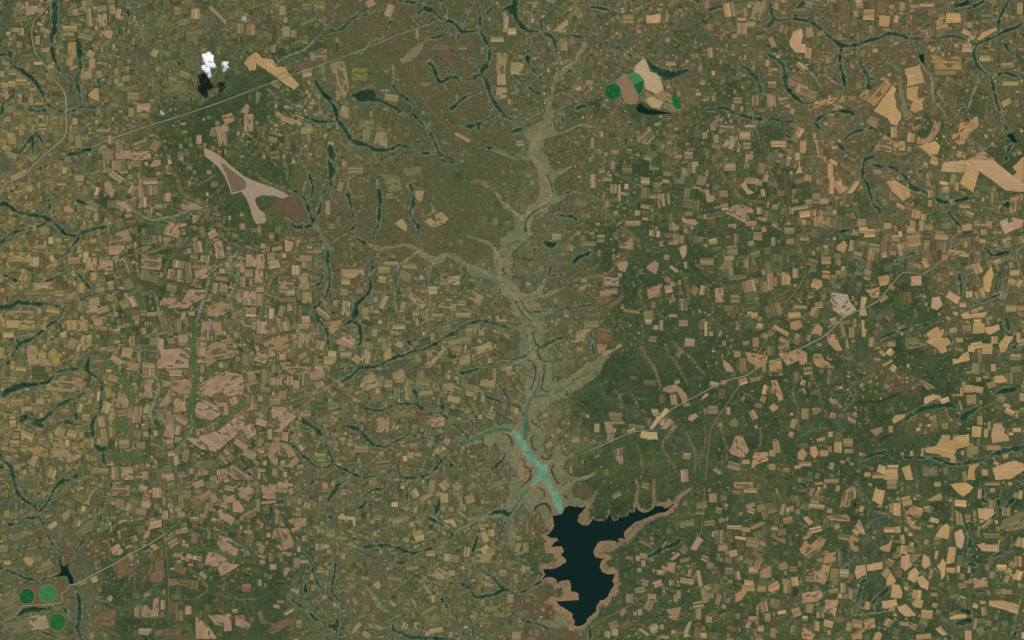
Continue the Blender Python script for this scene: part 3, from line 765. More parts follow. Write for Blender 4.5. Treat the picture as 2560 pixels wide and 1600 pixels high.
'12': """126,20,8,7,-5,k;90,18,9,4,0,k;77,20,5,13,0,k;96,27,6,8,0,k;101,31,3,16,0,k;108,25,4,5,0,k;126,44,8,4,-10,k;143,38,3,12,5,k;139,42,2,8,10,k;148,37,3,10,5,k;137,24,6,5,-30,k;147,13,7,4,0,k;173,4,6,4,10,k;179,19,8,9,-15,k;203,17,..;k:182,28 186,28 187,33 192,34 190,40 184,40;228,20,16,6,-10,k;k:216,24 220,20 223,27 229,31 223,33;237,31,4,7,10,k;167,51,7,4,0,g;k:160,53 165,56 173,56 176,60 172,62 161,59;165,62,7,3,0,k;155,63,6,5,-30,k;161,75,6,8,0,k;k:158,83 165,80 165,88 162,94 159,88;190,77,8,5,12,k;183,81,4,3,0,k;k:201,50 210,43 217,42 227,46 228,50 221,50 225,56 221,60 210,54;226,60,10,5,0,k;108,81,13,7,-3,k;112,75,5,5,0,k;84,72,7,2.4,0,t;84,76,7,3,0,t;73,79,12,4,0,t;83,88,4,6,0,k;81,61,4,3,0,k;98,72,5,7,15,k;114,60,14,5,0,k;119,50,5,5,0,k;132,69,5,6,0,k;138,70,4,6,0,k;146,92,5,5,0,t;96,92,3,6,0,k;k:99,98 108,95 110,98 107,106 101,104;102,109,4,4,0,k;k:128,100 135,95 139,98 136,108 127,103;153,103,9,3,-35,k;177,101,9,2.5,-30,t;184,96,13,7,0,k;g:195,103 202,94 208,95 209,99 203,103;206,105,6,8,10,k;k:203,109 222,108 221,112 206,114;147,113,6,5,-30,k;152,117,5,4,-30,k;148,122,7,7,10,k;k:148,133 152,126 155,133 149,136;140,119,4,4,0,k;158,116,3,5,0,k;172,123,7,8,-35,k;180,123,5,9,-10,k;134,125,13,10,10,k;134,137,4,6,0,k;129,147,9,9,10,k;162,137,8,11,0,k;152,147,8,3,0,k;94,115,15,8,-3,k;88,126,10,5,0,k;96,124,7,5,5,k;r:77,130 92,128 92,134 86,137 80,136;r:84,142 95,134 104,127 106,130 95,140 84,145;76,148,14,8,5,g;113,143,16,3.5,-8,k;211,131,8,7,0,k;202,122,..;205,140,9,5,0,k;196,128,8,14,0,k;229,147,6,6,0,k;238,120,8,10,0,k;218,143,..;55,83,6,6,-10,t;65,41,12,8,-20,g;42,72,9,6,0,t;63,69,4,4,0,t;209,19,..;206,6,10,8,0,k;235,8,8,10,0,k;95,5,5,8,0,k;85,10,6,5,0,k;109,50,..;98,50,4,4,20,k;200,32,8,6,0,k;170,28,..;205,70,..;232,72,8,7,0,k;212,74,5,8,0,k;97,36,..;90,42,4,6,0,k;222,90,..;213,85,..;221,98,5,8,0,k;198,112,..;192,60,..;66,122,6,4,0,y;68,114,6,4,0,y;104,62,..;234,48,5,6,0,k;195,45,8,2.5,10,k""",
'13': """o:166,2 187,0 185,12 163,11;o:187,0 200,9 197,20 194,31 181,22 186,11;o:188,0 213,0 231,15 242,22 242,30 225,29 210,18 199,10;o:242,-4 236,2 231,7 235,12 231,15 242,22;157,2,8,5,-20,o;k:24,19 35,15 36,20 27,23;38,17,6,6,-10,k;55,20,..;60,24,5,16,-3,k;59,10,5,14,0,k;k:26,13 30,4 33,12;o:72,32 82,19 87,21 80,31;68,25,9,12,35,k;84,24,..;72,6,8,3,-35,t;62,2,8,3,-35,t;o:112,20 120,19 128,24 134,28 135,34 128,39 121,33 117,30;125,44,9,4,-30,o;133,44,8,6,-20,t;140,51,8,8,-15,t;147,54,5,6,0,o;153,41,4,6,0,o;g:114,53 124,48 123,53 117,55;186,43,11,5,-5,t;209,45,13,8,-10,g;166,22,8,3,-10,o;168,28,6,6,0,o;178,25,4,8,0,o;t:229,36 241,32 240,45 233,50 228,50;o:219,58 226,55 227,60 232,58 230,54 242,57 240,63 228,68 224,71 221,65;113,62,7,5,0,k;88,59,8,6,0,k;96,69,10,8,0,o;90,66,8,6,0,o;53,39,8,5,0,k;31,45,14,3.5,8,k;35,51,10,6,5,k;43,50,5,6,0,k;22,48,4,6,0,k;46,58,5,9,0,k;20,67,9,6,0,k;12,31,7,5,0,k;7,61,6,5,-35,k;21,77,7,5,0,k;t:65,81 72,76 75,80 72,88 65,85;43,88,3,4,0,k;42,97,9,7,-20,k;55,95,9,7,0,k;62,111,6,4,-15,k;26,107,6,9,0,k;7,115,3,9,0,k;17,112,8,12,0,k;2,115,5,16,0,k;k:43,112 51,114 51,120 44,124 40,119;w:60,125 75,127 78,135 83,140 83,142 72,149 62,142 59,133;o:88,129 94,130 91,138 94,147 86,147;k:92,123 105,120 105,130 98,130;110,114,10,9,10,k;109,131,8,4,35,o;117,120,6,5,-35,k;140,114,10,9,0,o;118,88,6,4,-5,y;164,73,12,5,-3,o;162,69,8,3,0,o;203,77,6,4,0,t;o:203,112 211,100 213,108 212,113 209,125 204,124;o:195,125 203,120 206,129 197,131;o:155,130 162,129 165,137 160,142 154,140;175,130,12,7,-30,o;190,127,6,6,0,o;184,137,6,4,0,o;o:182,146 190,142 190,146 208,143 204,149 184,150;237,116,6,7,-30,o;233,107,9,6,0,o;149,98,8,4,-45,o;149,97,5,10,10,t;180,88,20,5,-8,t;193,105,..;172,65,..;110,90,5,5,0,k;105,72,..;120,74,7,6,0,k;100,78,..;135,66,8,7,0,o;137,60,5,5,0,k;145,62,5,10,0,o;152,63,8,6,0,o;172,62,..;187,80,4,6,-10,k;200,60,10,5,0,t;205,61,14,7,0,t;240,140,8,6,0,o;230,140,10,7,0,o;31,139,12,4,-4,k;48,137,8,6,10,k;25,147,12,6,5,k;44,144,8,8,-20,k;5,77,4,8,0,k;13,72,..;40,117,..;232,34,..""",
'20': """93,2,8,7,10,k;98,8,6,4,0,k;125,20,5,10,0,k;120,31,11,10,-5,k;110,38,12,6,-35,k;125,44,12,8,-10,k;93,38,9,4,0,k;107,55,10,6,-20,k;k:151,27 158,28 180,26 179,35 178,45 165,46 150,46 147,42 152,35;166,50,12,6,0,k;t:134,53 144,52 146,59 138,60;k:161,60 171,55 180,57 181,63 179,70 170,70 162,66;157,77,7,14,-35,k;140,66,8,16,0,k;t:137,82 141,78 141,88 135,88;k:110,76 114,64 122,75 121,83 109,83;170,80,11,12,10,k;160,92,6,12,15,k;160,104,9,14,-5,k;172,94,12,7,-30,k;168,104,8,9,-20,k;k:188,62 205,52 212,53 213,48 229,52 231,60 230,70 215,72 208,68 200,73 190,70;k:200,20 212,22 222,30 222,35 205,38 195,45 194,30;196,10,12,18,0,k;190,30,8,8,0,k;t:230,8 233,1 242,2 242,10 234,11;k:186,78 192,76 200,78 207,84 208,90 200,95 186,92 184,85;k:222,92 230,90 231,100 222,110 212,118 205,125 190,122 175,112 188,110 205,105 215,98;236,105,10,12,30,k;228,118,14,6,-35,k;236,127,12,8,-35,t;176,128,6,12,-10,k;218,122,7,6,0,k;k:213,143 220,136 236,147 240,151 222,151;147,117,10,5,-15,t;131,108,8,8,-20,k;148,107,5,5,0,k;138,108,5,5,0,t;96,96,7,10,10,k;98,107,5,9,8,y;117,117,10,8,0,k;133,119,8,8,0,k;109,145,7,12,0,k;120,145,12,12,0,k;134,147,12,8,0,k;90,142,6,7,0,t;98,143,9,6,0,y;133,98,..;122,88,5,10,0,k;130,86,8,9,0,k;129,92,8,10,0,k;115,88,8,6,10,k;160,60,5,5,0,k;156,60,5,6,0,k;168,5,7,12,0,k;206,8,8,12,0,k;232,38,6,10,0,k;212,60,..;225,30,..;214,86,5,8,0,k;210,80,10,4,0,k;128,10,..;173,18,9,8,0,k;162,20,6,6,0,k;191,46,4,8,0,k;237,75,8,8,0,k;240,82,6,6,0,k;12,4,12,7,0,y;25,5,16,9,0,y;8,14,10,5,0,y;y:26,24 33,24 45,32 44,37 58,38 57,44 42,43 30,42 26,40;y:45,32 50,26 58,32 58,45 48,42;y:72,26 78,15 87,13 86,24 80,29 72,30;68,22,8,10,-25,y;68,5,8,9,0,y;78,5,9,10,0,y;2,31,4,10,0,y;20,46,10,4,-5,o;y:43,62 58,53 78,55 82,60 76,67 65,68 50,67 43,66;60,62,..;42,71,8,4,5,y;25,105,..;y:20,103 32,108 31,116 20,113;14,117,9,6,-5,y;15,109,6,5,0,y;68,108,9,8,-15,y;y:50,121 52,112 56,110 61,116 62,122 70,124 78,124 76,130 66,135 45,129;y:33,120 36,118 45,123 46,131 33,127 20,124 18,121;12,123,8,4,-15,y;32,133,6,10,-25,k;76,83,5,9,-20,y;62,87,7,6,0,y;57,106,8,9,-25,y;81,92,7,6,0,t;93,72,2.5,9,-5,o;16,78,12,6,0,t;38,77,8,6,0,t;27,84,7,5,0,t;68,135,..;52,15,..;10,40,..;12,98,6,6,0,y;49,145,7,9,-20,y;5,85,..;70,120,..;22,25,..;73,68,..;37,60,..""",
'21': """6,7,10,12,0,k;17,10,5,6,0,k;k:15,18 30,15 31,25 22,32 12,28 6,22;2,18,8,8,0,k;5,36,11,9,-20,k;15,30,6,9,0,k;25,35,6,6,0,k;k:23,42 33,44 52,44 52,51 40,52 26,50;32,57,6,9,0,k;38,61,6,8,0,k;58,52,14,9,0,k;46,56,8,12,0,t;t:40,12 52,13 56,22 48,26 39,27;44,33,8,6,35,k;y:66,2 80,0 82,5 71,14 68,6;k:76,17 88,14 95,20 90,27 76,22;61,24,8,8,-15,t;70,38,12,8,0,t;t:100,30 105,27 109,32 107,42 100,40;112,12,5,7,-10,t;115,25,8,6,-20,t;y:120,34 126,24 128,30 128,36 122,38;135,6,12,5,0,t;136,23,6,6,-35,t;152,2,3,7,10,t;167,16,3.5,7,0,y;t:98,62 103,52 108,49 113,52 117,62 106,67 101,66;t:129,50 138,46 143,54 138,60 130,58;144,67,7,10,10,t;158,60,15,10,-3,g;161,69,12,5,5,t;156,52,7,8,0,k;t:180,60 187,58 194,66 192,70 180,66;187,75,12,6,-10,t;200,60,..;t:155,46 165,45 181,27 178,26 165,38;190,27,9,6,-15,t;213,12,5,5,0,t;215,27,16,8,20,t;197,38,10,9,0,t;225,52,4,14,0,t;219,60,14,7,-15,t;208,83,6,12,20,g;120,99,12,14,0,t;139,88,24,8,0,g;172,96,12,9,0,k;146,128,6,6,0,k;153,127,6,6,0,k;149,119,8,5,0,k;141,131,5,5,0,o;k:15,82 22,84 30,86 38,91 28,101 22,109 18,104 24,96 15,92;22,86,14,7,-5,k;5,97,10,6,-15,k;13,108,5,10,0,k;27,110,7,8,-10,k;k:16,115 25,116 34,120 38,128 33,130 21,128 20,137 14,136 10,124;k:38,128 41,133 34,140 26,138 23,136 30,137 34,132;18,144,5,7,-5,k;5,142,8,3,0,k;3,147,2.5,6,0,k;27,146,4,5,0,k;100,122,12,6,0,t;30,73,..;42,139,6,4,10,k;85,123,6,7,-15,g;25,71,8,8,0,k;18,77,10,5,0,k;10,66,8,5,0,k;3,115,7,8,-25,k;5,107,4,2.5,0,k;186,110,..;60,140,..;50,72,..;62,66,..;95,37,8,6,-35,t;85,33,10,5,0,t;72,32,8,5,0,t;83,43,8,4,0,g;97,72,..;90,70,..;70,87,..;58,115,..;62,130,8,8,0,g;50,120,..;160,142,..;120,136,14,6,5,g;128,148,..;184,145,..;120,143,6,3,0,k;205,88,..;190,100,..;218,45,..;178,45,..;227,62,..;190,135,..""",
'22': """75,4,14,6,3,g;t:61,10 77,7 70,13 69,20 55,21 56,17 60,17;88,14,13,13,0,r;k:80,23 90,23 88,29 97,27 102,21 104,25 95,30 88,35 82,33;64,28,6,5,0,t;133,18,7,5,-5,k;126,18,..;168,21,9,8,-5,k;129,2,6,5,0,k;162,3,8,6,0,k;141,5,4,10,0,k;136,7,5,4,0,k;200,22,4,5,-5,k;221,22,7,4,10,k;230,21,6,9,0,k;k:199,37 206,42 210,49 203,49 200,44;218,42,6,12,0,k;k:220,30 242,34 240,39 230,47 228,42 222,38;213,32,6,6,0,k;206,32,..;234,6,6,6,-15,k;179,5,5,8,0,k;183,8,3,14,0,k;188,13,4,4,0,t;197,13,3,6,-20,k;130,60,11,6,-5,g;k:143,63 155,61 161,66 158,68 150,69 143,67;k:158,64 165,70 166,76 162,79 157,69;153,75,6,10,5,k;142,75,5,8,-5,r;165,80,6,4,10,k;k:178,76 182,70 186,69 185,72 180,75;156,58,5,4,20,k;218,58,8,6,20,k;230,56,10,4,10,k;198,70,6,10,-10,r;239,66,4,9,-15,k;204,86,4,7,0,k;228,90,6,9,30,k;233,81,7,4,-15,r;190,85,9,7,0,k;183,86,4,5,0,r;k:166,94 168,90 174,88 176,91 170,96;80,102,5,8,0,t;t:87,96 94,96 95,101 99,103 97,107 89,107;98,91,12,7,-5,k;100,97,12,3,0,k;97,112,..;93,111,7,8,-10,k;105,105,4,5,0,k;118,101,15,4,-8,k;113,105,8,4,20,k;c:122,105 137,106 138,113 129,113 121,111;c:130,102 145,83 150,86 140,95 133,104;c:131,84 137,84 140,89 134,91;t:134,97 137,90 140,92 137,98;k:139,97 146,91 154,97 145,103 141,103;k:98,122 104,120 105,136 101,136 94,124;165,129,7,6,-5,k;k:211,110 218,110 224,123 220,130 213,129 207,127 205,124 208,118;g:205,98 210,92 213,95 213,101 207,101;196,99,4,4,0,k;k:229,125 242,125 242,133 232,136 226,141 227,132;210,138,12,7,-15,k;163,147,7,12,5,k;194,143,8,4,-35,k;221,134,7,4,0,k;192,145,..;152,102,4,6,-30,k;112,52,..;115,55,6,3,0,r;195,120,..;200,59,5,4,0,k;191,61,8,5,-10,k;130,96,4,6,0,k;89,144,6,6,0,g;76,128,..;158,31,5,8,-30,g;150,3,..;172,3,..;238,45,4,8,0,k;212,56,..;48,8,8,8,0,g;57,97,..""",
'23': """k:21,2 30,0 33,6 26,10 21,8;k:40,13 47,3 52,8 50,15 45,13;12,10,16,4,-30,k;15,20,10,6,-30,k;38,17,4,6,-10,k;15,26,11,8,20,k;k:10,32 20,30 28,27 37,31 37,42 30,42 29,38 18,43;k:43,32 50,32 53,38 58,40 59,46 50,45 46,44 43,40;k:55,13 65,14 67,22 70,29 64,29 58,23;49,23,5,3,-5,k;c:67,4 70,1 74,16 70,17;c:73,20 75,17 77,27 74,27;o:88,0 91,0 91,8 93,9 92,16 89,16;79,12,5,10,0,t;82,3,3,8,0,t;74,2,6,3,20,t;62,1,6,6,20,k;7,43,12,11,0,k;k:33,45 42,44 42,51 34,52;41,54,2.5,7,0,k;39,61,2.5,5,0,k;33,59,4,5,-20,k;58,50,4,5,0,k;59,57,6,7,0,k;k:2,57 8,57 16,76 10,76 5,64;3,66,5,7,0,k;k:1,82 5,79 10,82 8,85 4,87;35,89,7,10,0,k;k:41,83 50,83 50,87 43,90;24,98,5,9,-15,k;k:75,91 83,95 83,99 76,97;22,108,5,5,-20,k;59,108,5,5,0,t;66,110,8,9,-10,g;t:71,112 80,112 80,120 71,119;66,120,7,10,0,t;76,124,8,4,0,k;k:28,125 33,121 37,126 33,133 28,131;k:40,120 45,119 48,126 44,131 40,127;8,120,6,12,10,k;4,139,6,6,0,k;17,142,6,4,0,k;35,136,12,4,0,k;28,139,6,3,10,k;53,126,8,6,0,k;58,122,4,6,0,k;50,113,8,3,15,k;4,126,6,6,0,k;o:111,31 115,26 120,30 116,35;o:104,30 108,28 112,33 109,35;o:106,42 117,36 118,39 110,44;o:114,46 118,41 122,45 119,50;g:130,17 138,16 149,24 144,26 130,28;o:150,12 160,6 163,10 167,8 166,12 163,17 170,17 173,22 168,25 169,30 164,32 160,27 155,24 149,21 152,18;175,10,7,5,15,o;181,19,7,4,0,k;188,9,9,8,0,o;199,8,11,9,0,o;o:205,7 212,6 218,4 219,9 210,14 206,12;198,2,7,5,0,o;o:174,37 180,37 184,32 189,30 191,38 182,40 175,42;207,27,10,10,0,o;o:218,22 225,15 232,16 228,22 224,30 220,31;192,27,6,6,0,o;237,16,4,8,0,o;214,19,6,7,0,o;197,24,10,6,10,o;196,46,8,10,-10,g;213,45,5,7,0,o;199,56,5,4,0,t;206,54,6,3,0,o;o:214,53 222,52 226,58 219,60 214,59;185,61,4,6,0,o;190,65,10,7,0,o;199,66,8,6,-10,o;192,75,9,9,5,o;211,61,8,5,20,o;183,68,3,8,0,o;o:147,78 148,73 157,70 159,74 149,80;160,74,6,6,-20,o;167,76,8,5,20,o;o:96,104 108,101 108,105 102,110;o:120,90 130,89 128,93 119,98 117,95;116,103,4,6,0,o;t:142,56 147,57 158,64 150,66;182,81,2,9,15,o;170,91,2,9,25,t;o:148,121 159,119 163,112 172,114 178,110 190,108 190,119 178,122 175,131 164,129 162,127 149,125;168,111,8,5,-5,o;178,110,6,4,0,o;185,112,6,6,0,o;197,106,9,10,-3,o;o:213,98 220,97 224,104 223,107 227,109 228,114 212,116 211,108;206,107,4,8,0,o;191,123,6,14,0,o;196,123,6,8,0,g;213,121,14,4,0,o;146,125,2.5,8,-10,o;136,126,3,5,0,o;228,87,9,5,-25,o;240,73,5,8,0,o;228,97,..;235,104,8,4,0,o;107,141,7,7,-20,o;104,147,10,5,0,o;116,146,13,10,0,o;o:126,140 134,137 137,151 130,151;94,146,6,5,0,k;153,143,14,9,0,g;o:190,137 200,136 195,142 196,151 188,151;o:212,140 222,136 232,133 242,136 242,142 230,150 215,151;205,144,6,6,0,o;118,139,10,4,0,o;175,132,5,6,0,o;234,35,10,6,0,o;130,60,..;200,95,5,8,0,o;209,100,3,8,0,o;200,118,..""",
'30': """g:0,110 17,101 18,112 17,125 6,131 0,128;R:18,100 58,98 59,113 40,117 20,118;t:26,130 36,127 43,127 47,140 30,142;g:2,136 26,130 30,143 12,148;g:53,15 56,14 68,20 68,26 62,28 60,22;g:72,12 80,15 78,22 70,19;y:82,8 90,10 84,24 78,22;t:60,31 67,27 66,33 61,40 58,34;45,33,6,5,20,t;50,43,9,5,35,t;g:86,37 91,46 74,55 71,50 77,44;g:7,55 30,45 33,50 12,58;6,32,5,7,0,g;13,33,9,7,0,g;16,25,3,6,0,t;g:17,76 34,68 40,74 30,83;y:22,74 26,72 32,76 29,82 24,78;g:41,77 46,74 52,82 36,89 34,86;k:103,65 112,60 117,68 113,71 108,72;89,94,6,5,20,t;78,97,8,4,20,t;k:120,70 124,68 127,73 124,77;t:141,62 146,60 151,64 146,67;136,62,4,2,20,t;r:151,66 156,64 158,74 150,75;r:147,77 154,75 156,92 150,97 139,95 145,88;r:137,80 145,81 141,90 135,87;r:131,94 136,89 139,91 136,98;r:139,72 143,68 148,72 145,79;r:106,81 115,75 122,74 120,90 112,94;r:158,93 168,94 170,99 160,100;174,97,9,7,-10,r;183,99,8,9,-5,r;k:207,52 220,57 217,60 226,66 223,72 210,68 205,60;k:197,68 205,69 216,76 215,79 228,80 209,91 205,82 193,80;168,71,9,4,0,k;173,74,4,3,0,t;192,90,8,4,-40,k;k:135,54 138,48 142,48 141,53 137,56;147,42,12,7,10,k;114,10,17,10,0,k;135,8,8,6,-20,k;148,12,9,9,0,k;155,20,3,8,0,t;113,22,8,8,0,k;194,15,13,6,35,k;202,17,6,8,30,k;217,18,12,8,0,k;k:220,22 225,19 231,28 228,31 220,30;k:205,30 209,27 222,37 219,43 204,33;k:224,8 238,3 240,12 235,20 226,16;k:229,33 242,26 242,33 234,37;217,8,9,5,-10,k;115,38,7,5,20,k;156,33,5,8,0,k;171,33,7,6,0,k;184,37,8,4,0,k;k:127,121 132,117 132,130 127,129;k:133,119 138,118 144,124 145,112 150,110 150,129 134,130;154,118,4,9,0,k;164,121,8,11,0,r;170,128,8,10,0,r;178,123,6,8,0,k;103,127,9,4,0,r;r:90,130 100,121 110,123 108,138 90,138;115,127,5,3,0,k;k:131,140 144,140 140,147 131,146;150,145,8,6,10,k;163,146,16,10,0,r;k:185,129 196,136 205,150 185,150;k:196,127 212,128 211,138 203,137;215,135,7,16,0,k;k:223,128 231,128 231,133 237,136 235,142 222,137;222,124,5,4,0,k;188,4,10,6,20,k;183,125,..;138,23,8,8,0,k;170,48,..;164,60,10,6,30,k;184,55,6,10,0,r;181,80,..;124,87,8,8,30,r;103,104,..;139,108,6,4,20,k;104,112,4,5,-30,k;153,127,3,5,0,k;133,30,10,6,-10,k;236,42,..;4,55,4,8,0,g;233,102,8,7,0,r;7,78,6,4,0,t;3,65,8,6,0,k;66,128,5,6,20,r""",
'31': """k:5,5 19,4 19,18 6,18;25,8,10,8,-10,k;28,4,14,3,-8,k;1,24,5,12,0,k;12,21,14,2.5,5,k;k:18,27 23,30 26,38 27,44 19,42 17,36;k:30,38 36,36 35,42;42,40,11,8,-5,k;k:17,47 22,45 30,46 36,60 35,63 25,67 18,63 24,60 21,57 15,55;38,47,9,5,20,k;12,52,4,4,0,k;5,65,6,8,-20,k;14,73,4,8,0,k;k:26,88 28,82 33,84 30,88 27,92;16,82,6,5,0,k;6,78,5,4,0,k;3,97,4,6,0,k;8,101,..;5,129,6,10,15,k;r:10,143 20,134 34,130 36,134 25,141 15,146;8,134,6,4,0,r;3,60,5,4,0,k;31,124,10,4,30,k;23,115,7,2.5,0,k;39,68,..;31,70,5,4,0,k;t:134,30 145,31 145,38 138,41;133,38,8,5,10,t;132,43,8,4,0,g;147,42,4,5,10,t;t:77,35 82,31 84,34 94,35 94,44 92,44 91,38 78,37;70,49,9,6,0,g;71,54,8,4,0,g;81,54,10,5,0,g;t:147,50 156,46 158,50 150,55;t:150,54 159,51 159,57 151,59;t:163,12 164,0 169,0 169,11 163,14;t:156,15 163,12 168,14 159,20;150,13,7,8,30,t;178,5,8,8,40,t;190,6,8,7,30,t;178,17,7,9,0,t;172,13,5,4,30,t;t:176,38 187,37 190,45 186,44 184,41 180,41;199,68,5,9,-5,t;188,74,8,7,-5,t;181,73,6,7,-5,t;148,83,12,3.5,8,t;150,77,4,5,0,g;165,70,8,6,0,t;t:165,90 172,83 182,88 184,92 174,95;89,93,9,4,-5,t;103,93,8,3.5,-5,t;131,93,14,5,-5,g;t:110,99 116,95 118,100 116,104;104,121,6,8,0,g;t:155,126 169,118 172,121 158,130;g:157,131 172,123 175,135 170,139 163,138;t:90,146 92,140 98,133 100,137 95,143;170,142,14,5,10,t;t:160,143 170,144 160,148;215,74,14,8,-5,t;217,66,8,8,35,t;233,88,7,6,0,t;220,100,9,5,-5,t;219,97,7,3,-10,t;202,18,8,8,20,t;210,28,12,6,0,g;217,43,6,3,0,t;48,24,6,6,-15,k;55,24,5,6,0,g;78,26,7,5,-15,g;118,149,6,3,0,t;t:126,113 133,117 131,120 127,117;129,20,..;147,..;150,28,5,6,-20,t;216,54,6,10,20,t;222,50,6,7,0,t;178,..;222,68,8,6,0,t;225,78,..;240,80,6,8,0,g;185,88,6,5,0,t;174,98,4,4,0,g;222,122,12,6,0,g;230,127,10,5,0,g;195,123,6,6,0,g;215,133,8,6,0,g;240,112,6,8,0,t;138,140,..;141,138,5,6,-20,t;104,146,8,5,-30,t;87,134,..;88,121,4,6,0,g;100,128,8,4,30,g;82,72,4,6,0,y;52,92,4,6,0,y;54,102,4,6,0,y;52,69,..;57,76,4,3,-20,g;45,44,..;112,22,..;131,23,6,4,0,k;173,5,..;205,8,10,8,30,g;228,5,12,8,0,g;200,80,7,4,-20,g""",
'32': """k:121,54 132,60 131,64 120,59;148,48,5,5,0,t;144,61,2,8,-35,k;k:158,66 163,60 167,66 162,71;k:149,75 157,68 159,71 152,76;k:168,65 176,53 181,57 178,60 174,67;k:188,53 190,48 200,47 200,60 192,60 192,55;k:203,43 217,43 217,47 203,46;221,47,8,4,-3,k;232,43,13,3.4,25,t;216,55,10,3,-8,k;195,29,6,6,-10,t;198,38,5,4,20,t;178,31,8,3,-5,k;179,24,10,6,10,k;226,29,7,5,-20,k;k:227,70 230,66 239,76 236,78;232,80,5,9,-20,k;228,85,9,7,0,k;k:234,86 242,82 242,93 234,92;187,81,6,6,-10,k;182,74,6,5,-20,k;163,76,8,4,10,t;k:141,80 147,83 147,78 155,78 153,88 142,84;k:136,85 147,85 143,90 137,89;124,72,7,5,-15,k;119,74,4,5,0,k;120,85,4,4,0,k;124,79,4,6,0,k;168,88,4,7,-10,k;165,96,13,6,-10,k;177,93,4,16,10,k;t:179,102 186,98 189,103 184,105;194,103,8,9,-20,k;188,109,6,5,0,k;224,97,9,5,-5,k;213,90,5,8,10,k;223,102,12,6,0,k;k:211,116 211,108 220,102 222,106 217,113;236,103,8,6,0,k;t:171,116 180,114 182,121 171,122;182,109,6,14,15,t;176,126,5,12,0,k;195,113,4,10,-15,k;190,118,..;126,97,6,6,-15,k;138,98,8,6,20,k;151,97,5,5,0,k;121,104,10,5,10,k;111,112,7,8,0,k;129,118,7,10,-25,k;105,125,5,7,-30,k;121,125,4,6,10,k;k:146,122 160,120 158,127 156,133 149,133;132,110,8,5,0,k;157,108,5,8,0,k;r:102,138 110,132 115,137 104,142;96,137,8,7,20,k;134,139,8,5,20,k;t:119,141 122,140 130,146 128,148;t:131,142 136,138 138,143 132,146;144,148,9,3.5,-5,k;t:167,134 170,134 166,145 169,148 162,149 163,142;175,144,5,9,-15,r;181,147,6,5,0,k;r:201,142 205,137 213,141 209,145;223,137,4,7,-25,k;204,76,7,6,-20,k;205,86,8,6,0,r;237,60,6,4,-25,k;216,74,4,4,0,k;238,120,7,10,10,k;168,41,8,6,0,g;5,64,5,9,-20,t;13,64,5,9,0,t;7,69,8,3,15,t;2,83,5,5,0,g;11,84,6,6,-30,t;4,93,4,9,10,t;13,45,5,12,0,g;5,55,8,4,-10,t;126,5,7,6,-10,t;99,14,9,5,30,k;219,5,18,6,0,t;225,10,12,4,0,t;212,12,8,4,-10,k;190,17,7,8,0,k;200,17,6,5,0,k;156,98,..;186,132,6,6,0,k;206,96,5,4,0,t;235,140,6,6,0,k;216,131,..;140,133,..;155,112,4,6,0,k;112,135,..;90,146,6,6,0,k;241,15,..;216,80,..;200,120,4,4,-20,k;4,147,8,8,0,t;97,144,6,6,0,t""",
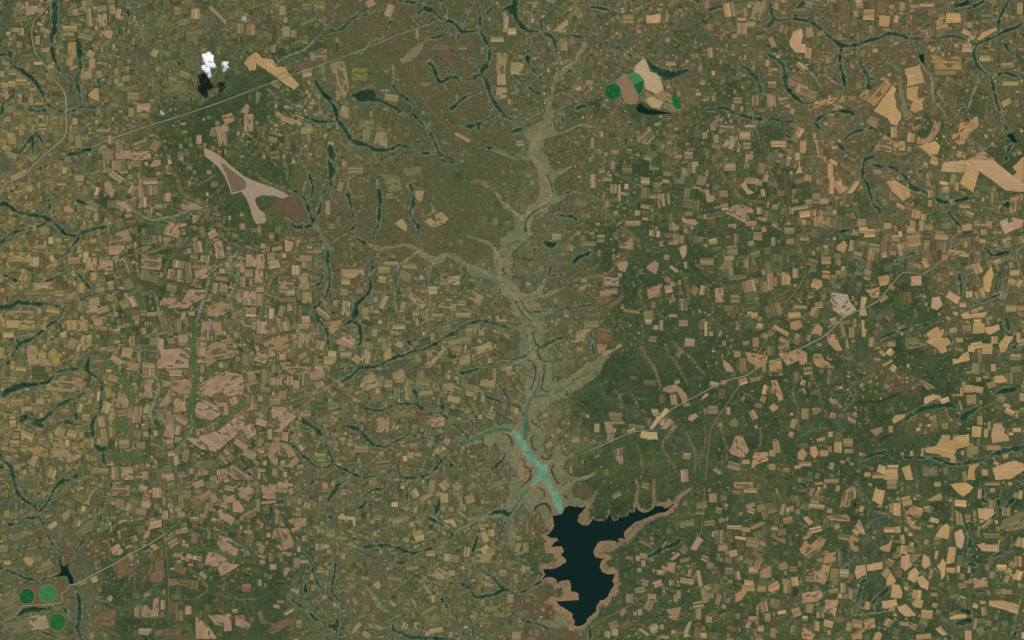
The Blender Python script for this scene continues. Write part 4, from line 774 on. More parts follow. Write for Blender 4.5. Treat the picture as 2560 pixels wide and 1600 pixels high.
'33': """o:98,19 102,6 104,9 111,10 109,18 107,24;117,4,9,8,0,o;o:118,22 125,22 125,34 118,33;131,20,9,9,15,o;t:135,23 148,27 143,37 131,31;t:131,34 141,38 138,43 145,44 144,47 136,46 131,40;115,47,11,5,0,t;122,47,6,6,0,t;129,30,..;116,25,3,6,10,o;t:68,26 71,12 80,5 84,8 83,17 78,20 77,25;88,27,5,6,-20,o;84,29,3,4,0,g;k:55,34 64,32 76,33 78,39 70,39 58,38;t:79,48 84,41 86,37 88,40 92,52 86,50 84,53;82,55,8,4,-30,t;73,54,12,5,-10,t;79,61,4,9,10,t;83,65,5,5,0,t;k:30,65 36,56 38,60 40,62 50,53 55,57 48,68 38,74 32,70;36,54,6,4,20,k;45,47,12,5,15,t;39,51,4,5,0,k;k:33,36 37,34 43,40 39,43;19,38,9,6,10,t;k:4,53 17,56 16,61 8,57;13,49,8,6,10,t;6,46,6,5,0,t;46,25,15,4,-5,k;44,21,8,3,0,k;41,11,4,8,-20,k;48,3,8,3,5,k;60,1,14,4,0,t;54,6,3,4,0,k;33,10,8,3,0,k;14,28,4,10,-15,k;22,27,4,5,0,k;3,30,6,3,15,k;58,29,5,4,0,k;65,44,5,4,20,t;k:52,75 55,69 60,69 64,67 64,77 53,79;54,84,8,8,-15,k;k:43,86 50,85 58,88 55,95 53,99 45,96;40,94,9,6,0,k;25,96,7,8,5,k;17,96,7,5,-10,k;k:0,100 9,95 12,101 6,108 0,104;18,103,7,8,0,k;1,87,4,11,0,k;24,84,7,5,-5,k;53,72,..;t:32,107 50,104 52,110 46,115 32,116;62,105,9,4,8,t;71,102,5,9,0,t;t:54,113 67,113 65,122 63,130 60,126 53,125;8,117,6,9,-10,k;27,125,8,8,20,k;39,121,7,9,-15,k;35,131,5,5,0,k;13,125,8,3,10,k;46,138,5,9,0,k;57,136,9,6,-15,k;58,144,3,5,0,k;k:31,142 35,139 44,146 42,151 33,150;7,143,4,2.5,0,k;84,136,10,8,-10,k;77,139,6,8,-15,k;o:83,81 92,80 93,89 84,94 82,88;o:93,80 104,78 108,77 108,84 94,86;115,78,7,6,-30,k;o:106,88 112,81 116,87 112,94;o:112,94 116,87 121,95 119,98 112,100;t:74,97 78,88 82,90 77,98;70,93,..;o:126,72 134,70 134,77 137,80 130,86 125,82;o:135,70 145,70 138,78 135,77;o:147,70 152,73 154,80 148,84 145,80;o:133,87 139,82 143,88 139,97 132,94;o:140,93 146,90 152,97 151,104 144,101;154,89,3.4,10,-15,t;o:117,98 124,99 127,106 126,112 116,111;141,108,8,8,-5,o;o:136,117 140,112 147,114 145,121 138,120;150,127,11,8,-5,o;o:122,120 130,117 140,128 130,129 124,124;115,117,14,7,10,o;117,122,6,4,0,o;o:111,130 120,133 114,140 108,136;129,136,9,4,-5,o;96,136,10,9,10,t;86,144,12,4,35,k;o:101,145 105,143 108,146 106,151 99,151;84,148,10,5,0,t;o:160,82 165,74 168,78 167,90 164,95 163,86;o:171,63 178,64 176,78 168,80;o:176,50 183,46 186,55 183,65 178,63;o:157,55 163,45 169,41 172,45 170,56 160,54;157,38,9,4,-15,o;o:177,28 183,32 185,43 178,42;182,22,11,6,-5,o;o:172,4 187,2 194,7 190,12 184,16 177,10;o:150,19 163,12 165,19 155,20;144,6,..;160,4,6,5,0,o;o:198,27 213,27 214,32 207,38 199,36;o:203,50 219,51 219,55 204,55;o:197,61 201,60 205,59 205,61 217,61 219,56 218,68 202,67;o:232,62 236,54 242,55 242,64;g:219,46 222,38 242,28 242,46 228,49;200,13,3.4,9,-5,o;212,10,5,4,0,o;212,23,6,8,0,o;207,42,12,3.4,40,o;201,97,13,9,5,k;211,90,6,6,0,o;226,94,6,7,-20,o;o:209,114 223,114 237,118 236,127 222,122 209,119;o:171,130 178,127 187,127 188,130 173,132;196,119,5,4,-20,o;204,124,5,8,10,k;184,111,6,2,-20,o;184,117,4,7,10,g;196,136,3,10,-10,t;201,143,7,7,30,g;o:158,141 163,138 170,146 165,147;189,147,6,9,0,o;237,77,8,10,0,k;231,80,6,5,-30,k;237,90,7,9,-20,k;150,59,5,5,-20,t;134,66,9,5,-5,o;127,56,4,8,10,o;123,58,7,3,0,t;159,71,3,8,-10,o;152,..;k:105,64 114,60 118,55 115,68 108,67;147,148,14,5,5,o;155,38,4,4,0,o;120,127,4,3,0,k;212,3,14,4,0,k;242,147,6,6,0,o;122,3,..;222,10,..;93,44,..;101,49,3,3,20,k;140,90,..;225,30,8,8,0,k;193,88,..;68,72,4,10,0,g"""
}
# in sheets of the whole survey (key F): the long pale clearing and its neighbours
FIELDS_F = """p:482,350 500,356 520,368 545,392 580,418 612,432 640,441 672,455 682,463 671,469 640,462 618,462 603,468 605,482 612,495 626,505 629,518 625,527 605,529 597,512 590,490 582,468 571,453 547,459 541,441 531,417 516,395 498,380 483,367;b:518,380 540,397 557,409 575,422 582,432 581,445 570,450 549,455 543,437 534,410 524,392;r:655,468 672,472 690,470 704,482 716,497 718,520 700,524 680,510 668,500 662,505 652,497"""
# ---------------------------------------------------------------- helpers
U = 2.6456                                   # survey tenths to units
def origin(k): return int(k[1]) * 640.0, int(k[0]) * 400.0
def loc(k, x, y):
    if k[0] == '5': return 1160 + x * 1.6536, 80 + 250 * int(k[1]) + y * 1.6536      # close-up sheets
    ox, oy = origin(k); return ox + x * U, oy + y * U
def W(x, y): return x - 1280.0, 800.0 - y    # survey sheet to world
def lin(c):
    c = np.asarray(c, float) / 255.0
    return np.where(c <= 0.04045, c / 12.92, ((c + 0.055) / 1.055) ** 2.4)
rng = np.random.default_rng(11); random.seed(5)
COL = scene.collection

def smooth_line(pts, n=4):
    """Catmull-Rom through (x, y, w)"""
    P = np.array(pts, float)
    if len(P) < 3: return P
    out = []
    for i in range(len(P) - 1):
        p0 = P[max(i - 1, 0)]; p1 = P[i]; p2 = P[i + 1]; p3 = P[min(i + 2, len(P) - 1)]
        for k in range(n):
            t = k / n
            out.append(0.5 * ((2 * p1) + (p2 - p0) * t + (2 * p0 - 5 * p1 + 4 * p2 - p3) * t * t + (3 * p1 - p0 - 3 * p2 + p3) * t ** 3))
    out.append(P[-1]); out = np.array(out); out[:, 2] = np.maximum(out[:, 2], 0.5)
    return out

lines = []
for k, txt in LINES.items():
    for ln in txt.split('\n'):
        ln = ln.split()
        if not ln: continue
        kind = ln[0]; pts = []; w = 4.0
        for p in ln[1:]:
            v = [float(q) for q in p.split(',')]
            if len(v) > 2: w = v[2]
            x, y = loc(k, v[0], v[1]); pts.append((x, y, w))
        if kind in 'FOB' and len(pts) > 0:
            lines.append((kind, np.array(pts)))          # separate blobs
        elif w > 0.3:
            if kind in 'DNPKE' and len(pts) > 2:
                pts[0] = (pts[0][0], pts[0][1], pts[0][2] * .7); pts[-1] = (pts[-1][0], pts[-1][1], pts[-1][2] * .55)
            lines.append((kind, smooth_line(pts, 2 if kind in 'Rr' else 4)))

# little gullies feeding the valleys
rg = random.Random(77); gl = []
for kind, P in list(lines):
    if kind not in 'DNPKL' or len(P) < 3: continue
    L = sum(math.hypot(b[0] - a[0], b[1] - a[1]) for a, b in zip(P[:-1], P[1:]))
    for _ in range(int(L / 34 + rg.random())):
        i = rg.randrange(1, len(P)); a, b = P[i - 1], P[i]; th = math.atan2(b[1] - a[1], b[0] - a[0]) + rg.choice((-1, 1)) * rg.uniform(.6, 1.5)
        x, y = b[0], b[1]; n = rg.randrange(4, 13); w = rg.uniform(1.5, 2.6); Q = [(x, y, w)]
        for q in range(n):
            th += rg.gauss(0, .22); x += 5 * math.cos(th); y += 5 * math.sin(th); Q.append((x, y, w * (1 - .6 * q / n)))
            if q == n // 2 and rg.random() < .35:
                t2 = th + rg.choice((-.8, .8)); u, v = x, y; B2 = [(u, v, w * .6)]
                for _q in range(4): t2 += rg.gauss(0, .2); u += 5 * math.cos(t2); v += 5 * math.sin(t2); B2.append((u, v, w * .4))
                gl.append(('T', np.array(B2)))
        gl.append(('T', np.array(Q)))
lines += gl
# ---------------------------------------------------------------- the survey grid
STEP = 2.0; X0, X1, Y0, Y1 = -240, 2800, -240, 1840
xs = np.arange(X0, X1 + 1, STEP); ys = np.arange(Y0, Y1 + 1, STEP)
NX, NY = len(xs), len(ys)
GX, GY = np.meshgrid(xs, ys)

def fbm(seed, beta=2.0, lo=0.0, hi=1e9, ax=1.0, ay=1.0):
    """fractal noise, mean 0, deviation 1, feature sizes between lo and hi units"""
    r = np.random.default_rng(seed)
    f = np.fft.rfft2(r.standard_normal((NY, NX)).astype(np.float32))
    fy = np.fft.fftfreq(NY)[:, None] / STEP * ay; fx = np.fft.rfftfreq(NX)[None, :] / STEP * ax
    q = np.sqrt(fx * fx + fy * fy); q[0, 0] = 1
    a = q ** (-beta / 2); a[0, 0] = 0
    if lo > 0: a = a * np.exp(-(q * lo) ** 2)
    if hi < 1e8: a = a * (1 - np.exp(-(q * hi) ** 2))
    n = np.fft.irfft2(f * a, s=(NY, NX)); n -= n.mean(); return n / n.std()

def sstep(a, b, x):
    t = np.clip((x - a) / (b - a), 0, 1); return t * t * (3 - 2 * t)

def seg_sd(D, p, q, pad):
    (x0, y0, w0), (x1, y1, w1) = p, q
    m = max(w0, w1) / 2 + pad
    i0 = max(int((min(x0, x1) - m - X0) / STEP), 0); i1 = min(int((max(x0, x1) + m - X0) / STEP) + 2, NX)
    j0 = max(int((min(y0, y1) - m - Y0) / STEP), 0); j1 = min(int((max(y0, y1) + m - Y0) / STEP) + 2, NY)
    if i0 >= i1 or j0 >= j1: return
    gx = GX[j0:j1, i0:i1] - x0; gy = GY[j0:j1, i0:i1] - y0
    dx, dy = x1 - x0, y1 - y0; L = dx * dx + dy * dy + 1e-9
    t = np.clip((gx * dx + gy * dy) / L, 0, 1)
    d = np.hypot(gx - dx * t, gy - dy * t) - (w0 + (w1 - w0) * t) / 2
    D[j0:j1, i0:i1] = np.minimum(D[j0:j1, i0:i1], d)

SD = {}
def sd(kind, pad=22.0):
    if kind in SD: return SD[kind]
    D = np.full((NY, NX), pad, np.float32)
    for kd, P in lines:
        if kd != kind: continue
        if kind in 'FOB':
            P = P.copy(); P[:, 2] *= 2.0
        if len(P) == 1: seg_sd(D, P[0], P[0], pad)
        if kind in 'FOB':
            for a in P: seg_sd(D, a, a, pad)
            for a, b in zip(P[:-1], P[1:]):
                if math.hypot(a[0] - b[0], a[1] - b[1]) < 60: seg_sd(D, a, b, pad)
        else:
            for a, b in zip(P[:-1], P[1:]): seg_sd(D, a, b, pad)
    SD[kind] = D; return D

def inside(poly, px, py):
    c = np.zeros(px.shape, bool); n = len(poly)
    for i in range(n):
        xa, ya = poly[i]; xb, yb = poly[(i + 1) % n]
        if ya == yb: continue
        cond = (ya > py) != (yb > py)
        c ^= cond & (px < (xb - xa) * (py - ya) / (yb - ya) + xa)
    return c
def raster(poly, arr, val=True):
    P = np.array(poly)
    i0 = max(int((P[:, 0].min() - X0) / STEP), 0); i1 = min(int((P[:, 0].max() - X0) / STEP) + 2, NX)
    j0 = max(int((P[:, 1].min() - Y0) / STEP), 0); j1 = min(int((P[:, 1].max() - Y0) / STEP) + 2, NY)
    if i0 >= i1 or j0 >= j1: return
    m = inside(poly, GX[j0:j1, i0:i1], GY[j0:j1, i0:i1]); arr[j0:j1, i0:i1][m] = val
def poly_sd(poly, pad=40.0):
    D = np.full((NY, NX), pad, np.float32)
    for a, b in zip(poly, poly[1:] + poly[:1]): seg_sd(D, (*a, 0), (*b, 0), pad)
    m = np.zeros((NY, NX), bool); raster(poly, m); return np.where(m, -D, D)

def jag(poly, step=4.0, amp=0.8, seed=1):
    """walk round an outline adding natural unevenness"""
    r = random.Random(seed); out = []
    for a, b in zip(poly, poly[1:] + poly[:1]):
        L = math.hypot(b[0] - a[0], b[1] - a[1]); n = max(1, int(L / step))
        nx, ny = -(b[1] - a[1]) / (L + 1e-6), (b[0] - a[0]) / (L + 1e-6)
        for k in range(n):
            t = k / n; o = 0 if k == 0 else r.uniform(-amp, amp)
            out.append((a[0] + (b[0] - a[0]) * t + nx * o, a[1] + (b[1] - a[1]) * t + ny * o))
    return out

WATER = {}
for name, (k, txt) in POLYS_WATER.items():
    P = [loc(k, *[float(q) for q in p.split(',')]) for p in txt.split()]
    WATER[name] = jag(P, 4.0, 1.0 if name in ('reservoir', 'river_arm') else 0.5, 3)

def grid_of(txt, rows): return [r.replace(' ', '') for r in txt.strip().split('\n')]
GC = grid_of(GRID_C, 20); GD = grid_of(GRID_D, 20); GK = grid_of(GRID_K, 10)
assert all(len(r) == 32 for r in GC) and all(len(r) == 32 for r in GD) and len(GC) == 20 and len(GD) == 20
assert all(len(r) == 16 for r in GK), [len(r) for r in GK]

wx = fbm(1, 2.6, 8, 260); wy = fbm(2, 2.6, 8, 260)
def sample(A, cell, warp=26.0):
    A = np.asarray(A, float); h, w = A.shape[:2]
    u = np.clip((GX + wx * warp) / cell - 0.5, 0, w - 1.001); v = np.clip((GY + wy * warp) / cell - 0.5, 0, h - 1.001)
    i = u.astype(int); j = v.astype(int); fu = u - i; fv = v - j
    if A.ndim == 3: fu = fu[..., None]; fv = fv[..., None]
    return (A[j, i] * (1 - fu) + A[j, i + 1] * fu) * (1 - fv) + (A[j + 1, i] * (1 - fu) + A[j + 1, i + 1] * fu) * fv

PAL = dict(F=(71, 83, 54), f=(92, 92, 65), m=(98, 95, 67), y=(108, 99, 66), p=(107, 95, 70), r=(98, 87, 64),
           o=(89, 88, 60), n=(103, 101, 75), d=(54, 74, 56))  # ground colours include a slight blue lift that stands in for haze
FOR = dict(F=.96, f=.54, m=.27, y=.14, p=.22, r=.14, o=.12, n=.08, d=.86)
base = sample([[PAL[c] for c in r] for r in GC], 80)
forest = sample([[FOR[c] for c in r] for r in GC], 80, 30)
wood_dry = sample([[1.0 if c in 'or' else 0.0 for c in r] for r in GC], 80)
farm = sample([[int(c) / 9 * 1.12 + 0.04 * (int(c) > 2) for c in r] for r in GD], 80, 20)

nA = fbm(10, 2.2, 3, 90); nB = fbm(11, 1.8, 2, 40); nC = fbm(12, 2.4, 10, 300); nD = fbm(13, 1.2, 1.5, 14); nE = fbm(14, 1.0, 1, 6)
nF = fbm(15, 2.0, 3, 60); nG = fbm(16, 1.6, 2, 30)

def mix(c, col, m):
    m = m[..., None]; return c * (1 - m) + np.array(col, float) * m

c = base.copy()
# soils and grass: brown, olive and grey-green blotches
c = mix(c, (106, 86, 56), 0.34 * (1 - 0.55 * wood_dry) * sstep(0.1, 1.8, nC + 0.4 * nA))
c = mix(c, (72, 88, 50), 0.45 * sstep(0.1, 1.6, -nC * 0.7 + nF))
c = mix(c, (104, 102, 74), 0.35 * sstep(0.5, 1.8, fbm(17, 2.0, 4, 120)) * (1 - wood_dry))
c = mix(c, (116, 92, 62), 0.40 * np.clip((GX - 1500) / 500, 0, 1) * np.clip((620 - GY) / 420, 0, 1) * sstep(-1.2, 0.8, nA + .5 * nC))
# bush and forest patches between the fields
sF = -sd('F') ; fb = np.clip((sF + 8) / 22, -1, 1)
fness = np.clip(forest + 0.07 + 0.05 * sstep(1200, 1500, GX) + 0.55 * (fb > -0.6) * (0.6 + 0.4 * fb) + 0.0, 0, 1.25)
fm = sstep(-0.12, 0.12, fness - 0.62 + (0.20 * nA + 0.12 * nB) * (1 - 0.75 * wood_dry))
fm_scrub = sstep(-0.3, 0.3, fness - 0.45 + 0.18 * nF + 0.16 * nG)
c = mix(c, (70, 86, 50), 0.55 * fm_scrub)
fcol = np.stack([64 + 5 * nC + 5 * nB, 77 + 3 * nC + 3 * nB, 49 + 2 * nC + 2 * nB], -1)
c = c * (1 - fm[..., None] * 0.92) + fcol * fm[..., None] * 0.92
sB = -sd('B'); c = mix(c, (94, 82, 58), 0.7 * sstep(-6, 6, sB + 4 * nA)); fm = fm * (1 - sstep(-6, 6, sB + 4 * nA))
sO = -sd('O'); c = mix(c, (92, 90, 58), 0.7 * sstep(-4, 8, sO + 5 * nA)); fm = fm * (1 - sstep(-4, 8, sO + 5 * nA))
# broad pale valley of the main river
def polys_sd(D, table):
    for k, L in table.items():
        for t_ in L: D = np.minimum(D, poly_sd([loc(k, *[float(q) for q in p.split(',')]) for p in t_.split()], 22.0))
    return D
eV = polys_sd(sd('V'), VALLEY) + 1.7 * fbm(21, 2.4, 10, 60) + 0.5 * nB - 0.4
mV = sstep(1.2, -1.2, eV)
vcol = np.stack([118 + 4 * nB + 6 * nC, 117 + 3 * nB + 3 * nC, 84 + 3 * nB], -1)
c = c * (1 - 0.85 * mV[..., None]) + vcol * 0.85 * mV[..., None]
c = mix(c, (72, 72, 47), 0.5 * sstep(1.8, 0.4, np.abs(eV - 2.0)) * sstep(-1.5, 0.0, nF))
c = mix(c, (88, 92, 62), 0.30 * sstep(1.4, 0.2, np.abs(eV + 6.0 + nB)))
mSn = sstep(1.5, -1.5, polys_sd(np.full((NY, NX), 22.0, np.float32), SANDY) + 1.5 * nA); c = mix(c, (128, 113, 78), 0.62 * mSn)
mG = sstep(4, -7, sd('G') + 3.5 * nA + 2 * nG)
c = c * (1 - 0.7 * mG[..., None]) + np.stack([80 + 5 * nB, 86 + 5 * nB, 68 + 4 * nB], -1) * 0.7 * mG[..., None]
mS = sstep(3, -2, sd('S') + 1.5 * nB)
water_sd = np.full((NY, NX), 40.0, np.float32)
lake_sd = poly_sd(WATER['reservoir']); arm_sd = poly_sd(WATER['river_arm'], 30)
for nme, P in WATER.items(): water_sd = np.minimum(water_sd, lake_sd if nme == 'reservoir' else arm_sd if nme == 'river_arm' else poly_sd(P, 12))
bw = 9.5 + 4.5 * np.clip(nC, -1.5, 1.6); beach = sstep(1.5, -1.5, lake_sd + 2.2 * nA - bw); mS = np.maximum(mS, beach); mS = np.maximum(mS, 0.55 * sstep(7, 4, arm_sd + 1.5 * nA))
scol = np.stack([137 + 4 * nB + 5 * nC, 112 + 4 * nB + 3 * nC, 84 + 3 * nB], -1)
c = c * (1 - 0.9 * mS[..., None]) + scol * 0.9 * mS[..., None]
c = mix(c, (86, 78, 52), 0.5 * sstep(1.8, 0.2, np.abs(lake_sd + 2.2 * nA - bw - 1)) * (lake_sd > 4))
# seasonal drains: bare tan, grassy green, pale-rimmed
mN = sstep(2.1, -0.8, sd('N') + 1.6 * nB + 0.9 * nD) * sstep(-1.6, -0.2, nG + 0.4)
ncol = np.stack([120 + 9 * nG + 6 * nB, 106 + 7 * nG + 5 * nB, 75 + 5 * nB], -1)
c = c * (1 - 0.8 * mN[..., None]) + ncol * 0.8 * mN[..., None]
mL = sstep(2, -1.5, sd('L') + 1.4 * nB); c = mix(c, (76, 98, 56), 0.8 * mL)
c = mix(c, (112, 112, 80), 0.45 * sstep(1.4, 0, np.abs(sd('L') - 0.5 + nB)) )
mP = sstep(2.2, -0.4, sd('P') + 0.8 * nB) * sstep(-1.5, -0.1, nG + 0.3)
c = mix(c, (134, 134, 103), 0.78 * mP)
tw = sd('T') + 0.7 * nB; c = mix(c, (66, 80, 56), 0.65 * sstep(1.1, -0.9, tw)); c = mix(c, (112, 111, 82), 0.22 * sstep(1.6, 0.2, np.abs(tw - 2.6)) * sstep(-.4, .6, nG))
sdD = sd('D') + 0.75; e = sdD * 1.0 + 1.4 * fbm(31, 2.4, 10, 50) + 0.5 * nB + 0.2 * nD
mD = sstep(1.6, -2.2, e); rim = sstep(2.3, 0.4, np.abs(e - 2.9)) * sstep(-1.1, 0.2, nF + 0.2 * nD)
c = mix(c, (78, 90, 66), 0.5 * sstep(15, 1, e + 3 * nA))
c = mix(c, (130, 130, 99), 0.72 * rim)
dcol = np.stack([36 + 7 * nG + 6 * nC, 62 + 5 * nG + 6 * nC, 42 + 5 * nG + 5 * nC], -1)
core = sstep(-2.0, -7.0, e)
dcol = dcol * (1 - 0.3 * core[..., None]) + np.array((24, 48, 38.)) * 0.3 * core[..., None]
c = c * (1 - 0.9 * mD[..., None]) + dcol * 0.9 * mD[..., None]
mK = sstep(1.6, -0.4, sd('K') + 0.5 * nB); c = mix(c, (46, 54, 40), 0.82 * mK)
mE = sstep(1.2, -1.0, sd('E') + 0.8 * nB); c = mix(c, (44, 98, 72), 0.9 * mE)
roads = np.minimum(sd('R'), sd('r'))
wet = np.maximum.reduce([mD, mK, mE]); 
clear = np.maximum.reduce([wet, mV, mG, mS, mN, mL, mP, sstep(3, 1.5, roads), sstep(2, 0, water_sd)])

# ---------------------------------------------------------------- fields: outlines
SRGB = dict(t=(152, 133, 92), k=(158, 129, 97), y=(156, 133, 86), o=(178, 144, 98), g=(120, 114, 73), r=(122, 97, 69),
            p=(156, 137, 109), b=(114, 96, 73), R=(106, 86, 63), e=(170, 133, 93), w=(168, 149, 114), c=(172, 150, 108), q=(138, 114, 86))
class Fld: pass
flds = []
def add_field(P, col):
    f = Fld(); f.col = col; f.P = P
    A = 0.0
    for a, b in zip(P, P[1:] + P[:1]): A += a[0] * b[1] - b[0] * a[1]
    f.area = abs(A) / 2
    if A > 0: f.P = P[::-1]                    # sheet y runs down: this is counter-clockwise seen from above
    f.cx = sum(p[0] for p in P) / len(P); f.cy = sum(p[1] for p in P) / len(P)
    best = 0
    for a, b in zip(P, P[1:] + P[:1]):
        L = math.hypot(b[0] - a[0], b[1] - a[1])
        if L > best: best = L; f.ang = math.atan2(-(b[1] - a[1]), b[0] - a[0])
    f.n = len(P); f.bb = (min(p[0] for p in P), min(p[1] for p in P), max(p[0] for p in P), max(p[1] for p in P))
    flds.append(f); return f
for k, txt in FIELDS.items():
    for it in txt.split(';'):
        if it.endswith('..'): continue
        if ':' in it:
            col, pts = it.split(':')
            add_field([loc(k, *[float(q) for q in p.split(',')]) for p in pts.split()], col)
        else:
            v = it.split(','); x, y, w, h, a = map(float, v[:5]); a = math.radians(a)
            P = []
            for sx, sy in ((-1, -1), (1, -1), (1, 1), (-1, 1)):
                px = sx * w / 2 * (1 + random.uniform(-.08, .08)); py = sy * h / 2 * (1 + random.uniform(-.08, .08))
                P.append(loc(k, x + px * math.cos(a) + py * math.sin(a), y - px * math.sin(a) + py * math.cos(a)))
            f = add_field(P, v[5])
            if h > w: f.ang = a + math.pi / 2
            else: f.ang = a
for i, it in enumerate(FIELDS_F.split(';')):
    col, pts = it.split(':')
    f = add_field([(float(p.split(',')[0]) * 1.0583, float(p.split(',')[1]) * 1.0583) for p in pts.split()], col if col != 'r' else 'R')
    f.big = i
for f in flds:
    if f.cx > 1850 and f.col in 'kt' and f.cx + f.cy * .2 > 1990: f.col = 'e'
flds.sort(key=lambda f: -f.area)
taken = np.zeros((NY, NX), bool)
for f in flds:
    # leave out any that would sit in open water or on a valley floor
    raster(f.P, taken)

# ---------------------------------------------------------------- ground sheet, woodland
near = taken.copy()
def grow(m):
    o = m.copy(); o[1:] |= m[:-1]; o[:-1] |= m[1:]; o[:, 1:] |= m[:, :-1]; o[:, :-1] |= m[:, 1:]; return o
near = grow(near)
c = mix(c, (78, 90, 54), 0.25 * near)
# fine tone of grass tufts, stumps and single trees
amp = 0.045 + 0.035 * (1 - fm)
amp = amp * (1 - 0.45 * mV) * (1 - 0.4 * wood_dry)
c = np.clip(c, 0, 255) * (1 + amp[..., None] * np.clip(nD, -2.5, 2.5)[..., None] + (0.045 - 0.02 * wood_dry)[..., None] * np.clip(nE, -2.5, 2.5)[..., None] + 0.03 * nG[..., None])
TONE = 1.0
albedo = lin(np.clip(c, 4, 250)) * TONE

wz = sstep(2, -6, e)
Z = 0.12 * nA - 0.9 * wz - 1.2 * sstep(1.5, -4, water_sd) - 0.5 * mV * 0.6 + 0.03 * nD
Z = np.clip(Z, -2.6, 0.32)

def grid_mesh(name, Zv, facemask=None, colors=None):
    V = np.empty((NY, NX, 3), np.float32); V[..., 0] = GX - 1280; V[..., 1] = 800 - GY; V[..., 2] = Zv
    idx = np.arange(NY * NX, dtype=np.int32).reshape(NY, NX)
    Q = np.stack([idx[1:, :-1], idx[1:, 1:], idx[:-1, 1:], idx[:-1, :-1]], -1)
    Q = Q[facemask] if facemask is not None else Q.reshape(-1, 4)
    V = V.reshape(-1, 3); Cc = np.concatenate([colors.reshape(-1, 3), np.ones((NY * NX, 1))], 1).astype(np.float32)
    if facemask is not None:
        used, inv = np.unique(Q, return_inverse=True); Q = inv.reshape(-1, 4).astype(np.int32); V = V[used]; Cc = Cc[used]
    return np_mesh(name, V, Q, Cc)
def np_mesh(name, V, Q, Cc=None, smooth=True, corner=False):
    me = bpy.data.meshes.new(name); n = len(Q); k = Q.shape[1]
    me.vertices.add(len(V)); me.vertices.foreach_set('co', np.ascontiguousarray(V, np.float32).ravel())
    me.loops.add(n * k); me.loops.foreach_set('vertex_index', np.ascontiguousarray(Q, np.int32).ravel())
    me.polygons.add(n); me.polygons.foreach_set('loop_start', np.arange(0, n * k, k, dtype=np.int32))
    me.polygons.foreach_set('loop_total', np.full(n, k, np.int32))
    me.polygons.foreach_set('use_smooth', np.full(n, smooth, bool))
    if Cc is not None:
        a = me.attributes.new('cover', 'FLOAT_COLOR', 'CORNER' if corner else 'POINT')
        a.data.foreach_set('color', np.ascontiguousarray(Cc, np.float32).ravel())
    me.update(calc_edges=True); me.validate(); return me

def tag(o, label=None, cat=None, group=None, kind=None):
    if label: o['label'] = label
    if cat: o['category'] = cat
    if group: o['group'] = group
    if kind: o['kind'] = kind
    return o
def link(name, me, mat=None, parent=None):
    o = bpy.data.objects.new(name, me); COL.objects.link(o)
    if mat: me.materials.append(mat)
    if parent: o.parent = parent
    return o

# ---------------------------------------------------------------- materials
def new_mat(name):
    m = bpy.data.materials.new(name); m.use_nodes = True; nt = m.node_tree; b = nt.nodes['Principled BSDF']
    b.inputs['Roughness'].default_value = 0.95; b.inputs['Specular IOR Level'].default_value = 0.02
    return m, nt, b
def tex_noise(nt, scale, detail=4, rough=0.6, coord='Object', stretch=None):
    tc = nt.nodes.new('ShaderNodeTexCoord'); n = nt.nodes.new('ShaderNodeTexNoise')
    n.inputs['Scale'].default_value = scale; n.inputs['Detail'].default_value = detail; n.inputs['Roughness'].default_value = rough
    if stretch:
        mp = nt.nodes.new('ShaderNodeMapping'); mp.inputs['Scale'].default_value = stretch
        nt.links.new(tc.outputs[coord], mp.inputs['Vector']); nt.links.new(mp.outputs['Vector'], n.inputs['Vector'])
    else: nt.links.new(tc.outputs[coord], n.inputs['Vector'])
    return n
def ramp(nt, src, lo, hi, a, b):
    m = nt.nodes.new('ShaderNodeMapRange'); m.inputs['From Min'].default_value = lo; m.inputs['From Max'].default_value = hi
    m.inputs['To Min'].default_value = a; m.inputs['To Max'].default_value = b
    nt.links.new(src, m.inputs['Value']); return m.outputs['Result']
def math_n(nt, op, a, b):
    m = nt.nodes.new('ShaderNodeMath'); m.operation = op
    for s, v in zip(m.inputs, (a, b)):
        if isinstance(v, (int, float)): s.default_value = v
        else: nt.links.new(v, s)
    return m.outputs[0]
def scale_col(nt, col, fac):
    v = nt.nodes.new('ShaderNodeVectorMath'); v.operation = 'SCALE'
    if isinstance(col, tuple): v.inputs[0].default_value = col
    else: nt.links.new(col, v.inputs[0])
    nt.links.new(fac, v.inputs['Scale']); return v.outputs[0]
def mix_col(nt, fac, a, b):
    m = nt.nodes.new('ShaderNodeMix'); m.data_type = 'RGBA'
    if isinstance(fac, (int, float)): m.inputs[0].default_value = fac
    else: nt.links.new(fac, m.inputs[0])
    for s, v in ((m.inputs[6], a), (m.inputs[7], b)):
        if isinstance(v, tuple): s.default_value = (*v, 1)
        else: nt.links.new(v, s)
    return m.outputs[2]

